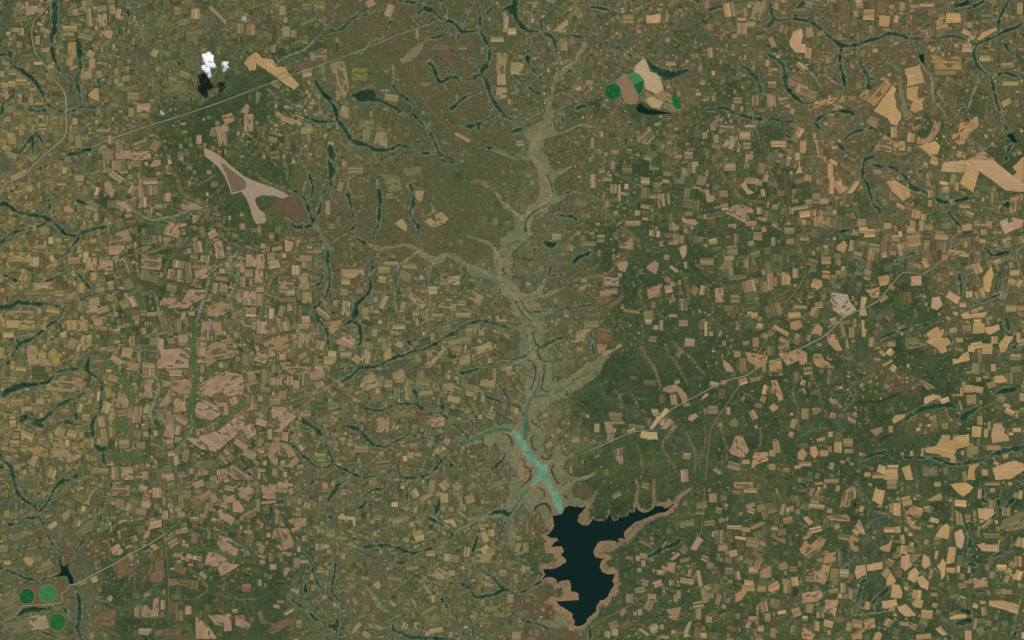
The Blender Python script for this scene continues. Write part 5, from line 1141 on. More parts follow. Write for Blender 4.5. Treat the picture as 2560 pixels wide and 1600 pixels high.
def cover_mat(name, fine=0.35, contrast=(0.72, 1.3), bump=0.0):
    m, nt, b = new_mat(name)
    at = nt.nodes.new('ShaderNodeAttribute'); at.attribute_name = 'cover'
    n1 = tex_noise(nt, fine, 5, 0.65)
    f = ramp(nt, n1.outputs['Fac'], 0.3, 0.7, *contrast)
    col = scale_col(nt, at.outputs['Color'], f)
    n2 = tex_noise(nt, 0.12, 3, 0.6)
    hue = mix_col(nt, ramp(nt, n2.outputs['Fac'], 0.35, 0.65, 0.0, 1.0), (1.06, 0.98, 0.95), (0.93, 1.03, 1.02))
    mu = nt.nodes.new('ShaderNodeVectorMath'); mu.operation = 'MULTIPLY'
    nt.links.new(col, mu.inputs[0]); nt.links.new(hue, mu.inputs[1]); nt.links.new(mu.outputs[0], b.inputs['Base Color'])
    if bump:
        bp = nt.nodes.new('ShaderNodeBump'); bp.inputs['Strength'].default_value = bump; bp.inputs['Distance'].default_value = 0.5
        nb = tex_noise(nt, 0.6, 3, 0.6); nt.links.new(nb.outputs['Fac'], bp.inputs['Height']); nt.links.new(bp.outputs[0], b.inputs['Normal'])
    return m
M_ground = cover_mat('ground', 0.3, (0.80, 1.20))
M_wood = cover_mat('woodland canopy', 0.4, (0.80, 1.20), 0.5)
M_patch = cover_mat('field soil', 0.5, (0.86, 1.14))

g = link('ground', grid_mesh('ground', Z, None, albedo), M_ground); tag(g, kind='structure')
# the country beyond the survey, out to the horizon
far = np.array([(-30000, -30000, -6), (30000, -30000, -6), (30000, 30000, -6), (-30000, 30000, -6)], float)
m, nt, b = new_mat('far ground'); nf = tex_noise(nt, 0.006, 12, 0.75); vo = nt.nodes.new('ShaderNodeTexVoronoi'); vo.distance = 'CHEBYCHEV'; vo.inputs['Scale'].default_value = 0.075
tcf = nt.nodes.new('ShaderNodeTexCoord'); nt.links.new(tcf.outputs['Object'], vo.inputs['Vector'])
sv = nt.nodes.new('ShaderNodeSeparateColor'); nt.links.new(vo.outputs['Color'], sv.inputs[0])
cf = mix_col(nt, ramp(nt, nf.outputs['Fac'], 0.40, 0.60, 0, 1), tuple(lin((74, 86, 56))), tuple(lin((102, 94, 67))))
cf = mix_col(nt, ramp(nt, sv.outputs[0], .55, 1.0, 0, .75), cf, tuple(lin((150, 128, 92))))
nt.links.new(cf, b.inputs['Base Color'])
tag(link('distant_ground', np_mesh('distant_ground', far, np.array([[0, 1, 2, 3]])), m), kind='structure')

# ---------------------------------------------------------------- small fields between the surveyed ones
PV, PQ, PC = [], [], []
def quad_patch(pts, z, col):
    """a low plateau of worked soil with its banks"""
    b = sum(len(v) for v in PV)
    P = np.array([[*W(*p), z] for p in pts]); Lw = P.copy(); Lw[:, 2] = -0.4
    PV.append(np.concatenate([P, Lw])); 
    PQ.append([[b, b + 1, b + 2, b + 3]] + [[b + i, b + 4 + i, b + 4 + (i + 1) % 4, b + (i + 1) % 4] for i in range(4)])
    PC.append(np.tile([*col, 1.0], (8, 1)))
V_all, Q_all, C_all = [], [], []; vbase = 0
def emit(pts4, z, col):
    global vbase
    P = np.array([[*W(*p), z] for p in pts4])
    ar = sum(P[i][0] * P[(i + 1) % 4][1] - P[(i + 1) % 4][0] * P[i][1] for i in range(4))
    if ar < 0: P = P[::-1]
    Lw = P.copy(); Lw[:, 2] = -0.5
    V_all.append(P); V_all.append(Lw); b = vbase; vbase += 8
    Q_all.append([b, b + 1, b + 2, b + 3])
    for i in range(4): Q_all.append([b + i, b + 4 + i, b + 4 + (i + 1) % 4, b + (i + 1) % 4])
    C_all.append(np.tile([*col, 1.0], (8, 1)))
def at(A, x, y):
    i = min(max(int((x - X0) / STEP), 0), NX - 1); j = min(max(int((y - Y0) / STEP), 0), NY - 1); return A[j, i]
def fieldcol(x, y):
    i = min(max(int((x + random.gauss(0, 45)) / 160), 0), 15); j = min(max(int((y + random.gauss(0, 45)) / 160), 0), 9)
    return SRGB['e' if x > 1850 and GK[j][i] in 'kt' and random.random() < .8 else GK[j][i]]

blocked = np.maximum.reduce([sstep(3, 0, e), sstep(0.8, -0.4, tw), mV * 0.9, mG * 0.8, mS, mN * 0.9, mL, sstep(3, 1, roads), sstep(6, 2, water_sd), mK, mP]) > 0.5
sites = []; S = 72
for j in range(-4, 27):
    for i in range(-4, 41):
        sites.append((i * S + random.uniform(0, S), j * S + random.uniform(0, S), 0.0))
sites = [(x, y, math.radians(-9 * at(nC, x, y) + random.gauss(0, 6) + (random.random() < .18) * random.choice((-30, 30, 20)))) for x, y, _ in sites]
SA = np.array(sites)
def bsp(x0, y0, x1, y1, out, mn):
    w, h = x1 - x0, y1 - y0
    if max(w, h) < mn * random.uniform(1.4, 2.6) or min(w, h) < mn * 0.55: out.append((x0, y0, x1, y1)); return
    if w > h * random.uniform(.8, 1.2):
        s = x0 + w * random.uniform(.33, .67); bsp(x0, y0, s, y1, out, mn); bsp(s, y0, x1, y1, out, mn)
    else:
        s = y0 + h * random.uniform(.33, .67); bsp(x0, y0, x1, s, out, mn); bsp(x0, s, x1, y1, out, mn)
npatch = 0
for si, (sx, sy, sa) in enumerate(sites):
    leaves = []; R = 62; fs = at(farm, sx, sy); fk = at(fm, sx, sy); bsp(-R, -R, R, R, leaves, random.choice((9, 11, 13, 16)) if fs > .62 else random.choice((7, 9, 11)) if (sx > 1700 and sy > 1000) or (fk > .4 and sx < 1200) else random.choice((4.2, 5, 6, 7.5)) if sx > 1300 else random.choice((5, 6, 7, 9)))
    ca, sn = math.cos(sa), math.sin(sa)
    stack = leaves[::-1]
    while stack:
        a0, b0, a1, b1 = stack.pop()
        u, v = (a0 + a1) / 2, (b0 + b1) / 2; x = sx + u * ca - v * sn; y = sy + u * sn + v * ca
        if not (X0 + 10 < x < X1 - 10 and Y0 + 10 < y < Y1 - 10): continue
        d = (SA[:, 0] - x) ** 2 + (SA[:, 1] - y) ** 2
        if d.argmin() != si: continue
        fa = at(farm, x, y); wd = at(wood_dry, x, y); fr = at(fm, x, y)
        g1 = 0.4 + 0.25 * at(nF, x, y)
        east = min(1, max(0, (sx - 1150) / 300)); p = fa * (1.75 - .45 * east) - 0.12 + 0.25 * g1 - 0.35 * fr * (1 if east > .5 else fa < .5)
        if random.random() > p: continue
        gap = random.uniform(0.05, 0.6)
        w, h = (a1 - a0) / 2 - gap, (b1 - b0) / 2 - gap
        if w < 1.2 or h < 1.2: continue
        crn = [(sx + (u + i * w * random.uniform(.86, 1.08)) * ca - (v + j * h * random.uniform(.86, 1.08)) * sn,
                sy + (u + i * w * random.uniform(.86, 1.08)) * sn + (v + j * h * random.uniform(.86, 1.08)) * ca) for i, j in ((-1, -1), (1, -1), (1, 1), (-1, 1))]
        if any(at(blocked, *q) or at(taken, *q) for q in crn) or at(blocked, x, y) or at(taken, x, y):
            if max(a1 - a0, b1 - b0) > 6.5:           # try the pieces that still fit
                if a1 - a0 > b1 - b0: stack += [(a0, b0, u, b1), (u, b0, a1, b1)]
                else: stack += [(a0, b0, a1, v), (a0, v, a1, b1)]
            continue
        # how bare: most plots are half overgrown, a few freshly tilled
        r = random.random(); s = random.random() ** (2.9 - 2.0 * fa + .5 * east)
        s = min(0.85, 0.06 + 0.82 * s + 0.22 * max(0.0, fa - .5) * (1 - east))
        if fr > 0.5 and random.random() < .55 - .2 * east: s = min(.9, s + 0.35)
        gcol = c[min(max(int((y - Y0) / STEP), 0), NY - 1), min(max(int((x - X0) / STEP), 0), NX - 1)]
        if r < 0.10: tcol = np.array((84, 98, 54.))
        elif r < 0.20: tcol = np.array((108, 86, 58.))
        elif r < 0.26: tcol = np.array((76, 84, 54.))
        elif r < 0.36: tcol = np.array((104, 106, 78.))
        else: tcol = np.array(fieldcol(x, y), float)
        col = gcol * (1 - s) + tcol * s
        z = 0.36 + 0.02 * (si % 4) + random.uniform(0, 0.012)
        # the narrow strips it is worked in
        longx = w > h; n = max(1, int(round(min(w, h) * 2 / random.uniform(2.6, 5.5))))
        for q in range(n):
            t0, t1 = q / n, (q + 1) / n
            def L(A, B, t): return (A[0] + (B[0] - A[0]) * t, A[1] + (B[1] - A[1]) * t)
            if longx: pts = [L(crn[0], crn[3], t0), L(crn[1], crn[2], t0), L(crn[1], crn[2], t1), L(crn[0], crn[3], t1)]
            else: pts = [L(crn[0], crn[1], t0), L(crn[0], crn[1], t1), L(crn[3], crn[2], t1), L(crn[3], crn[2], t0)]
            kk = 1 + random.gauss(0, 0.085)
            cc = col * kk
            if random.random() < 0.12: cc = cc * 0.5 + gcol * 0.5
            emit(pts, z + 0.0, lin(np.clip(cc, 5, 250)) * TONE)
        raster(crn, near); npatch += 1
# garden-size plots in what is left, a few tens of metres each
nmic = 0
for _ in range(52000):
    x, y = random.uniform(-90, 2650), random.uniform(-90, 1690); fa = at(farm, x, y)
    if fa < 0.2 or random.random() > fa * 1.5 or at(near, x, y) or at(blocked, x, y): continue
    if at(fm, x, y) > .5 and random.random() < .5: continue
    an = math.radians(-9 * at(nC, x, y) + random.gauss(0, 9)) + random.choice((0, math.pi / 2)); ca, sn = math.cos(an), math.sin(an)
    w, h = random.uniform(1.6, 4.6), random.uniform(1.0, 2.4)
    crn = [(x + i * w * ca - j * h * random.uniform(.7, 1.1) * sn, y + i * w * random.uniform(.8, 1.1) * sn + j * h * ca) for i, j in ((-1, -1), (1, -1), (1, 1), (-1, 1))]
    if any(at(near, *q) or at(blocked, *q) for q in crn): continue
    gcol = c[min(max(int((y - Y0) / STEP), 0), NY - 1), min(max(int((x - X0) / STEP), 0), NX - 1)]; r = random.random()
    tcol = np.array((90, 100, 60.)) if r < .12 else np.array((116, 94, 66.)) if r < .3 else np.array((116, 114, 86.)) if r < .42 else np.array(fieldcol(x, y), float)
    s = 0.2 + 0.6 * random.random() ** 1.3
    emit(crn, 0.335, lin(np.clip(gcol * (1 - s) + tcol * s, 5, 250)) * TONE); raster(crn, near); nmic += 1
print('small plots', npatch, 'gardens', nmic, 'traced', len(flds))

placed, placed_s = [], []
def level(f, pl):
    L = 0
    used = {l for (bb, l) in pl if not (bb[2] < f.bb[0] - 1 or bb[0] > f.bb[2] + 1 or bb[3] < f.bb[1] - 1 or bb[1] > f.bb[3] + 1)}
    while L in used: L += 1
    pl.append((f.bb, L)); return L
# traced fields: the largest are things of their own, the rest join the small ones
NBIG = 286
big, rest = flds[:NBIG], flds[NBIG:]
for f in rest:
    s = random.uniform(.62, .97); gc = c[min(max(int((f.cy - Y0) / STEP), 0), NY - 1), min(max(int((f.cx - X0) / STEP), 0), NX - 1)]
    tc_ = np.array(SRGB[f.col], float)
    P = f.P; zf = 0.49 + 0.006 * level(f, placed_s)
    if len(P) == 4:
        w = math.hypot(P[1][0] - P[0][0], P[1][1] - P[0][1]); h = math.hypot(P[2][0] - P[1][0], P[2][1] - P[1][1])
        n = max(1, int(round(min(w, h) / random.uniform(3, 6)))); k0 = random.gauss(1, .04)
        for q in range(n):
            t0, t1 = q / n, (q + 1) / n
            def L(A, B, t): return (A[0] + (B[0] - A[0]) * t, A[1] + (B[1] - A[1]) * t)
            if w > h: pts = [L(P[0], P[3], t0), L(P[1], P[2], t0), L(P[1], P[2], t1), L(P[0], P[3], t1)]
            else: pts = [L(P[0], P[1], t0), L(P[0], P[1], t1), L(P[3], P[2], t1), L(P[3], P[2], t0)]
            sq = s * (0.6 if random.random() < .18 else 1.0)
            emit(pts, zf, lin(np.clip((gc * (1 - sq) + tc_ * sq) * k0 * (1 + random.gauss(0, .075)), 5, 250)) * TONE)
    else: f.single = True
M_fields = {}
def field_mat(key):
    if key in M_fields: return M_fields[key]
    m, nt, b = new_mat('tilled soil ' + key)
    base = tuple(lin(SRGB[key]) * TONE)
    oi = nt.nodes.new('ShaderNodeObjectInfo')
    tone = ramp(nt, oi.outputs['Random'], 0, 1, 0.93 if key in 'opcq' else 0.84, 1.06)
    n1 = tex_noise(nt, 0.055, 4, 0.6, stretch=(1.0, 2.2, 1))            # weathered blotches
    n2 = tex_noise(nt, 0.30, 2, 0.5, stretch=(0.05, 1.0, 1))           # strips along the plough lines
    n3 = tex_noise(nt, 0.8, 3, 0.6)
    f = math_n(nt, 'MULTIPLY', tone, ramp(nt, n1.outputs['Fac'], .3, .7, .90, 1.10))
    f = math_n(nt, 'MULTIPLY', f, ramp(nt, n2.outputs['Fac'], .3, .7, .86, 1.13))
    f = math_n(nt, 'MULTIPLY', f, ramp(nt, n3.outputs['Fac'], .3, .7, .93, 1.07))
    col = scale_col(nt, base, f)
    if key not in 'pbRcq':                      # worked in plots with weedy balks between
        tc = nt.nodes.new('ShaderNodeTexCoord'); br = nt.nodes.new('ShaderNodeTexBrick'); br.offset = 0.37; br.squash = 1.0
        mp = nt.nodes.new('ShaderNodeMapping'); nt.links.new(tc.outputs['Object'], mp.inputs['Vector'])
        lo_ = nt.nodes.new('ShaderNodeCombineXYZ'); nt.links.new(math_n(nt, 'MULTIPLY', oi.outputs['Random'], 97.0), lo_.inputs[0]); nt.links.new(math_n(nt, 'MULTIPLY', oi.outputs['Random'], 61.0), lo_.inputs[1])
        nt.links.new(lo_.outputs[0], mp.inputs['Location'])
        wn_ = tex_noise(nt, 0.07, 2, .5); wv = nt.nodes.new('ShaderNodeVectorMath'); wv.operation = 'MULTIPLY_ADD'; nt.links.new(wn_.outputs['Color'], wv.inputs[0]); wv.inputs[1].default_value = (12, 9, 0); nt.links.new(mp.outputs[0], wv.inputs[2])
        nt.links.new(wv.outputs[0], br.inputs['Vector'])
        big_ = key == 'o'
        br.inputs['Scale'].default_value = 1.0; br.inputs['Brick Width'].default_value = 26.0 if big_ else 7.0 if key == 'w' else 12.0; br.inputs['Row Height'].default_value = 9.0 if big_ else 4.4 if key == 'w' else 5.0
        br.inputs['Mortar Size'].default_value = 0.45; br.inputs['Mortar Smooth'].default_value = 0.6
        lo1, hi1 = (0.90, 1.08) if big_ else (0.74, 1.18)
        br.inputs['Color1'].default_value = (lo1, lo1 * 1.02, lo1, 1); br.inputs['Color2'].default_value = (hi1, hi1, hi1, 1); br.inputs['Mortar'].default_value = (.64, .70, .84, 1)
        vm = nt.nodes.new('ShaderNodeVectorMath'); vm.operation = 'MULTIPLY'; nt.links.new(col, vm.inputs[0]); nt.links.new(br.outputs['Color'], vm.inputs[1]); col = vm.outputs[0]
        if not big_:                          # some plots lie fallow and green over
            sp = nt.nodes.new('ShaderNodeSeparateColor'); nt.links.new(br.outputs['Color'], sp.inputs[0])
            col = mix_col(nt, ramp(nt, sp.outputs[2], .845, .815, 0, .85), col, tuple(lin((84, 90, 57)) * TONE))
    wd = tex_noise(nt, 0.10, 4, 0.7)
    col = mix_col(nt, ramp(nt, wd.outputs['Fac'], .58, .70, 0, .10 if key in 'pbRocq' else .45), col, tuple(lin((92, 94, 58)) * TONE))
    dark = tuple(np.array(base) * np.array((0.62, 0.66, 0.62)))
    tn = tex_noise(nt, 0.35, 1, 0.5)
    col = mix_col(nt, ramp(nt, tn.outputs['Fac'], .68, .74, 0, .5), col, dark)     # anthills and lone trees
    hue = nt.nodes.new('ShaderNodeHueSaturation'); nt.links.new(col, hue.inputs['Color'])
    r2 = math_n(nt, 'FRACT', math_n(nt, 'MULTIPLY', oi.outputs['Random'], 7.3), 0)
    nt.links.new(ramp(nt, r2, 0, 1, 0.496, 0.506), hue.inputs['Hue']); nt.links.new(ramp(nt, r2, 0, 1, 0.92, 1.06), hue.inputs['Saturation'])
    nt.links.new(hue.outputs['Color'], b.inputs['Base Color'])
    M_fields[key] = m; return m

def slab(P, z, depth=0.8, ang=0.0, seed=0, step=7.0, amp=0.55):
    """an outline as a low plateau, in its own frame turned to its plough lines"""
    Q = jag(P, step, amp, seed); Wp = [W(*p) for p in Q]
    cx = sum(p[0] for p in Wp) / len(Wp); cy = sum(p[1] for p in Wp) / len(Wp)
    ca, sn = math.cos(-ang), math.sin(-ang)
    V = [((x - cx) * ca - (y - cy) * sn, (x - cx) * sn + (y - cy) * ca) for x, y in Wp]
    ar = sum(V[i][0] * V[(i + 1) % len(V)][1] - V[(i + 1) % len(V)][0] * V[i][1] for i in range(len(V)))
    if ar < 0: V = V[::-1]
    n = len(V); me = bpy.data.meshes.new('slab')
    me.from_pydata([(x, y, 0) for x, y in V] + [(x, y, -depth) for x, y in V], [],
                   [list(range(n))] + [[i, i + n, (i + 1) % n + n, (i + 1) % n] for i in range(n)])
    me.update(); return me, (cx, cy, z)

LAND = [('the dark reservoir', 1445, 1370), ('the white cloud', 521, 163), ('the forked pale clearing', 610, 465), ('the farm above the black dam', 1630, 220),
        ('the three green circles', 95, 1500), ('the turquoise river arm', 1325, 1165), ('the top right corner', 2560, 0), ('the bottom right corner', 2560, 1600),
        ('the roadside town', 2110, 790), ('the cross-shaped road clearing', 1640, 1060), ('the left road bend', 165, 340), ('the ringed forest hole', 712, 1145),
        ('the peach airstrip-like field', 690, 185), ('the big orange L-shaped fields', 2450, 420), ('the top left corner', 0, 0), ('the bottom edge middle', 1060, 1600),
        ('the left edge middle', 0, 800), ('the broad field cluster', 560, 930)]
NUM = ['', 'second ', 'third ', 'fourth ', 'fifth ', 'sixth ', 'seventh ', 'eighth ', 'ninth ', 'tenth ', 'eleventh ', 'twelfth ', 'thirteenth ', 'fourteenth ', 'fifteenth ']
CN = dict(w='pale speckled', e='warm tan', q='brown', c='cream', t='tan', k='pinkish tan', y='yellowish', o='orange-tan', g='olive', r='reddish brown', p='pale pink', b='brown', R='reddish')
sector = ['east', 'north-east', 'north', 'north-west', 'west', 'south-west', 'south', 'south-east']
buckets = {}
for f in big:
    d, nm, lx, ly = min((math.hypot(f.cx - lx, f.cy - ly), nm, lx, ly) for nm, lx, ly in LAND)
    s = sector[int(round(math.atan2(ly - f.cy, f.cx - lx) / (math.pi / 4))) % 8]
    buckets.setdefault((CN[f.col], nm, s), []).append((d, f))
for (cn, nm, s), L in buckets.items():
    L.sort(key=lambda q: q[0])
    for i, (d, f) in enumerate(L):
        rk = (NUM[i] if i < len(NUM) else str(i + 1) + 'th ') + 'nearest'; nm2 = nm
        shape = 'strip' if f.n == 4 and f.area < 0.35 * ((f.bb[2] - f.bb[0]) ** 2 + (f.bb[3] - f.bb[1]) ** 2) * 0.8 and max(f.bb[2] - f.bb[0], f.bb[3] - f.bb[1]) > 2.2 * min(f.bb[2] - f.bb[0], f.bb[3] - f.bb[1]) else ('block' if f.n == 4 else 'irregular plot')
        f.label = f'{cn} {shape}, {rk} such {s} of {nm}'
special = {0: 'long pale pink clearing that forks at its lower end in dark forest',
           1: 'brown burnt wedge inside the upper arm of the pale pink clearing',
           2: 'reddish patch at the right tip of the pale pink clearing'}
for i, f in enumerate(big + [f for f in rest if getattr(f, 'single', 0)]):
    z = 0.60 + 0.02 * level(f, placed)
    if i >= len(big):                                # small outlines: into the common mesh
        Q = f.P; n = len(Q); cxy = (f.cx, f.cy)
        col = lin(np.array(SRGB[f.col]) * random.gauss(.97, .04)) * TONE
        from mathutils.geometry import tessellate_polygon
        for (a, b_, d) in tessellate_polygon([[Vector((x, y, 0)) for x, y in Q]]):
            A_, B_, D_ = Q[a], Q[b_], Q[d]; emit([A_, B_, ((B_[0] + D_[0]) / 2, (B_[1] + D_[1]) / 2), D_], z, col)
        continue
    me, pos = slab(f.P, z, 0.9, f.ang, i, 5.0, 0.85); me.name = 'farm_plot'
    o = link('farm_plot', me, field_mat(f.col)); o.location = pos; o.rotation_euler = (0, 0, f.ang)
    lb = special[f.big] if hasattr(f, 'big') else f.label
    tag(o, lb, 'farm plot', 'bare and tilled farm plots')
V = np.concatenate(V_all); Q = np.array(Q_all); C4 = np.concatenate(C_all)
me = np_mesh('small_plots', V, Q, C4, smooth=False)
tag(link('small_plots', me, M_patch), 'patchwork of small striped tan and brown farm plots across the whole land', 'farm plots', kind='stuff')

# ---------------------------------------------------------------- woodland canopy and marsh
block = grow(near | (clear > 0.45))
wm = (fm > 0.62) & ~block
fmask = wm[1:, :-1] & wm[1:, 1:] & wm[:-1, 1:] & wm[:-1, :-1]
edge = wm & ~(~grow(~wm))
Zw = 0.45 + 0.16 * nE + 0.14 * nD + 0.1 * nA; Zw = np.where(grow(~wm), np.minimum(Z, 0.0) - 0.05 + 0.25, Zw); Zw = np.maximum(Zw, Z + 0.12)
o = link('woodland', grid_mesh('woodland', Zw, fmask, albedo), M_wood)
tag(o, 'dark green woodland canopy filling the gaps between the fields', 'woodland', kind='stuff')
mm = (mD > 0.55) & (water_sd > 2)
fmask = mm[1:, :-1] & mm[1:, 1:] & mm[:-1, 1:] & mm[:-1, :-1]
o = link('marsh', grid_mesh('marsh', Z + 0.12 + 0.05 * np.clip(nE, -1, 2), fmask, albedo), cover_mat('marsh reeds', 0.5, (0.82, 1.18), 0.3))
tag(o, 'dark teal marshy valley bottoms branching like tree roots', 'marsh', kind='stuff')

# single trees and bushes: too many to count
def scatter(n, dens, seed):
    r = np.random.default_rng(seed); out = []
    while len(out) < n:
        x = r.uniform(-100, 2660, 20000); y = r.uniform(-100, 1700, 20000)
        i = ((x - X0) / STEP).astype(int); j = ((y - Y0) / STEP).astype(int)
        k = r.random(20000) < dens[j, i]; out += list(zip(x[k], y[k]))
    return out[:n]
dens = np.clip(0.25 + 0.35 * farm + 0.25 * nF * 0.4, 0.03, 1) * (water_sd > 3) * (roads > 3) * (mS < .4) * np.where(taken, 0.12, 1) * (mV < 0.5)
TR = scatter(15000, dens, 5); TV, TQ = [], []
for (x, y) in TR:
    wx_, wy_ = W(x, y); r = random.uniform(.45, 1.05); h = random.uniform(.5, .9); b = len(TV); z0 = 0.1
    a0 = random.uniform(0, 6.28)
    for ring, (rr, zz) in enumerate(((0.75, z0 + .2), (1.0, z0 + .2 + h * .45), (0.5, z0 + .2 + h))):
        for k in range(5):
            q = r * rr * random.uniform(.8, 1.2); TV.append((wx_ + q * math.cos(a0 + k * 1.2566), wy_ + q * math.sin(a0 + k * 1.2566), zz + (0.45 if at(near, x, y) else 0)))
    for k in range(5):
        k2 = (k + 1) % 5
        TQ.append((b + k, b + k2, b + 5 + k2, b + 5 + k)); TQ.append((b + 5 + k, b + 5 + k2, b + 10 + k2, b + 10 + k))
    TQ.append((b + 10, b + 11, b + 12, b + 13)); TQ.append((b + 10, b + 13, b + 14, b + 14)) if 0 else TQ.append((b + 13, b + 14, b + 10, b + 12))
mt, nt, b_ = new_mat('bush leaves'); nn = tex_noise(nt, 0.05, 3, .6)
nt.links.new(mix_col(nt, ramp(nt, nn.outputs['Fac'], .35, .65, 0, 1), tuple(lin((42, 68, 40))), tuple(lin((70, 78, 44)))), b_.inputs['Base Color'])
tag(link('scattered_trees', np_mesh('scattered_trees', np.array(TV), np.array(TQ), None, True), mt), 'tiny dark single trees and bushes dotted over the farmland', 'trees', kind='stuff')

# houses: bright roofs, each a gabled box of a few metres; thousands, a pixel or less each
HC = [(2130, 665, 26, 150), (2095, 752, 24, 150), (410, 1335, 10, 26), (330, 1385, 8, 20), (2100, 1050, 16, 40), (1705, 1075, 8, 20), (960, 1330, 10, 14), (1628, 252, 9, 40), (540, 660, 60, 60),
      (1640, 620, 12, 30), (2000, 560, 60, 70), (1880, 960, 60, 50), (380, 720, 70, 70), (400, 1020, 60, 60), (440, 1160, 40, 50), (230, 60, 70, 90), (530, 90, 60, 60), (1550, 880, 30, 16), (880, 1480, 20, 20), (1620, 1310, 30, 40)]
HP = []
for (hx, hy, s, n) in HC: HP += [(random.gauss(hx, s), random.gauss(hy, s)) for _ in range(n)]
HP += scatter(3600, np.clip(farm * 0.9, 0, 1) * (water_sd > 3) * (roads > 4), 9)
HP = [q for q in HP if at(water_sd, *q) > 3]
HV, HQ = [], []
for (x, y) in HP:
    wx_, wy_ = W(x, y); a = random.uniform(0, 3.14); l = random.uniform(.4, .9); w = l * random.uniform(.5, .8); b = len(HV); zb = 0.86
    ca, sn = math.cos(a), math.sin(a)
    def pt(u, v, z): HV.append((wx_ + u * ca - v * sn, wy_ + u * sn + v * ca, z))
    for (u, v) in ((-l, -w), (l, -w), (l, w), (-l, w)): pt(u, v, zb - 1.2)
    for (u, v) in ((-l, -w), (l, -w), (l, w), (-l, w)): pt(u, v, zb + .12)
    pt(-l, 0, zb + .22); pt(l, 0, zb + .22)
    for q in ((0, 1, 5, 4), (1, 2, 6, 5), (2, 3, 7, 6), (3, 0, 4, 7), (4, 5, 9, 8), (6, 7, 8, 9)): HQ.append([b + i for i in q])
mh, nt, b_ = new_mat('tin and thatch roofs'); nn = tex_noise(nt, 0.11, 1, .5)
nt.links.new(mix_col(nt, ramp(nt, nn.outputs['Fac'], .4, .6, 0, 1), tuple(lin((150, 138, 112))), tuple(lin((196, 190, 172)))), b_.inputs['Base Color'])
tag(link('village_houses', np_mesh('village_houses', np.array(HV), np.array(HQ), None, False), mh), 'tiny pale roofs of scattered villages, clustered by the right-hand road town', 'houses', kind='stuff')

# ---------------------------------------------------------------- roads
def ribbon(name, P, z, mat, seed):
    r = random.Random(seed); V = []; n = len(P)
    for i in range(n):
        a = P[max(i - 1, 0)]; b = P[min(i + 1, n - 1)]; dx, dy = b[0] - a[0], b[1] - a[1]; L = math.hypot(dx, dy) + 1e-6
        h = P[i][2] / 2 * r.uniform(.85, 1.15); x, y = P[i][0], P[i][1]
        for s in (1, -1): V.append((*W(x - dy / L * h * s, y + dx / L * h * s), z))
    V += [(x, y, -0.6) for x, y, _ in V]; m = 2 * n; Q = []
    for i in range(n - 1):
        a, b, c2, d = 2 * i, 2 * i + 1, 2 * i + 3, 2 * i + 2
        Q += [(a, b, c2, d), (a, a + m, b + m, b) if i == 0 else (a, d, d + m, a + m), (b, b + m, c2 + m, c2)]
    me = bpy.data.meshes.new(name); me.from_pydata(V, [], Q); me.update()
    import bmesh
    bm = bmesh.new(); bm.from_mesh(me); bmesh.ops.recalc_face_normals(bm, faces=bm.faces); bm.to_mesh(me); bm.free()
    return tag(link(name, me, mat), kind='structure')
def road_mat(name, a, b2):
    m, nt, b = new_mat(name); n1 = tex_noise(nt, 0.03, 4, .6); n2 = tex_noise(nt, 0.9, 2, .6)
    col = mix_col(nt, ramp(nt, n1.outputs['Fac'], .38, .62, 0, 1), tuple(lin(a) * TONE), tuple(lin(b2) * TONE))
    nt.links.new(scale_col(nt, col, ramp(nt, n2.outputs['Fac'], .3, .7, .92, 1.08)), b.inputs['Base Color']); return m
M_road = road_mat('pale gravel road', (142, 132, 108), (116, 118, 92)); M_track = road_mat('dirt track', (132, 116, 80), (118, 104, 70))
dens_line = 0
for i, (kd, P) in enumerate(lines):
    if kd == 'R': ribbon('road', [(x, y, w * 0.95) for x, y, w in P], 0.80 + 0.006 * (i % 9), M_road, i)
    if kd == 'r': ribbon('dirt_track', [(x, y, w) for x, y, w in P], 0.74 + 0.006 * (i % 9), M_track, i)

# ---------------------------------------------------------------- water
def water_mat(name, a, b2, rough=0.12, spec=0.5):
    m, nt, b = new_mat(name); n = tex_noise(nt, 0.05 if rough > .2 else 0.012, 4, .65)
    nt.links.new(mix_col(nt, ramp(nt, n.outputs['Fac'], .35, .65, 0, 1), tuple(lin(a) * TONE), tuple(lin(b2) * TONE)), b.inputs['Base Color'])
    b.inputs['Roughness'].default_value = rough; b.inputs['Specular IOR Level'].default_value = spec; b.inputs['IOR'].default_value = 1.33
    bp = nt.nodes.new('ShaderNodeBump'); bp.inputs['Strength'].default_value = .1; bp.inputs['Distance'].default_value = .02
    nw = tex_noise(nt, 1.5, 2, .5); nt.links.new(nw.outputs['Fac'], bp.inputs['Height']); nt.links.new(bp.outputs[0], b.inputs['Normal'])
    return m
M_lake = water_mat('deep water', (8, 34, 28), (12, 38, 30)); M_turq = water_mat('milky shallow water', (74, 126, 100), (120, 156, 122), .3)
M_dam = water_mat('dam water', (10, 38, 28), (12, 42, 30), .15, .25)
WN = dict(reservoir=('reservoir', M_lake), river_arm=('river', M_turq), farm_dam=('farm_dam', M_dam), pond=('dam_pond', M_dam), pond_b=('pond', M_dam), pond_c=('pond', M_dam))
for nme, P in WATER.items():
    n_, mt_ = WN[nme]; me = bpy.data.meshes.new(n_); zz = {'reservoir': -0.35, 'river_arm': -0.31}.get(nme, -0.25)
    Wp = [W(*p) for p in P]
    if sum(Wp[i][0] * Wp[(i + 1) % len(Wp)][1] - Wp[(i + 1) % len(Wp)][0] * Wp[i][1] for i in range(len(Wp))) < 0: Wp = Wp[::-1]
    me.from_pydata([(x, y, zz) for x, y in Wp], [], [list(range(len(Wp)))]); me.update()
    tag(link(n_, me, mt_), kind='structure')
M_emer = water_mat('emerald shallows', (40, 86, 64), (88, 114, 84), .3)
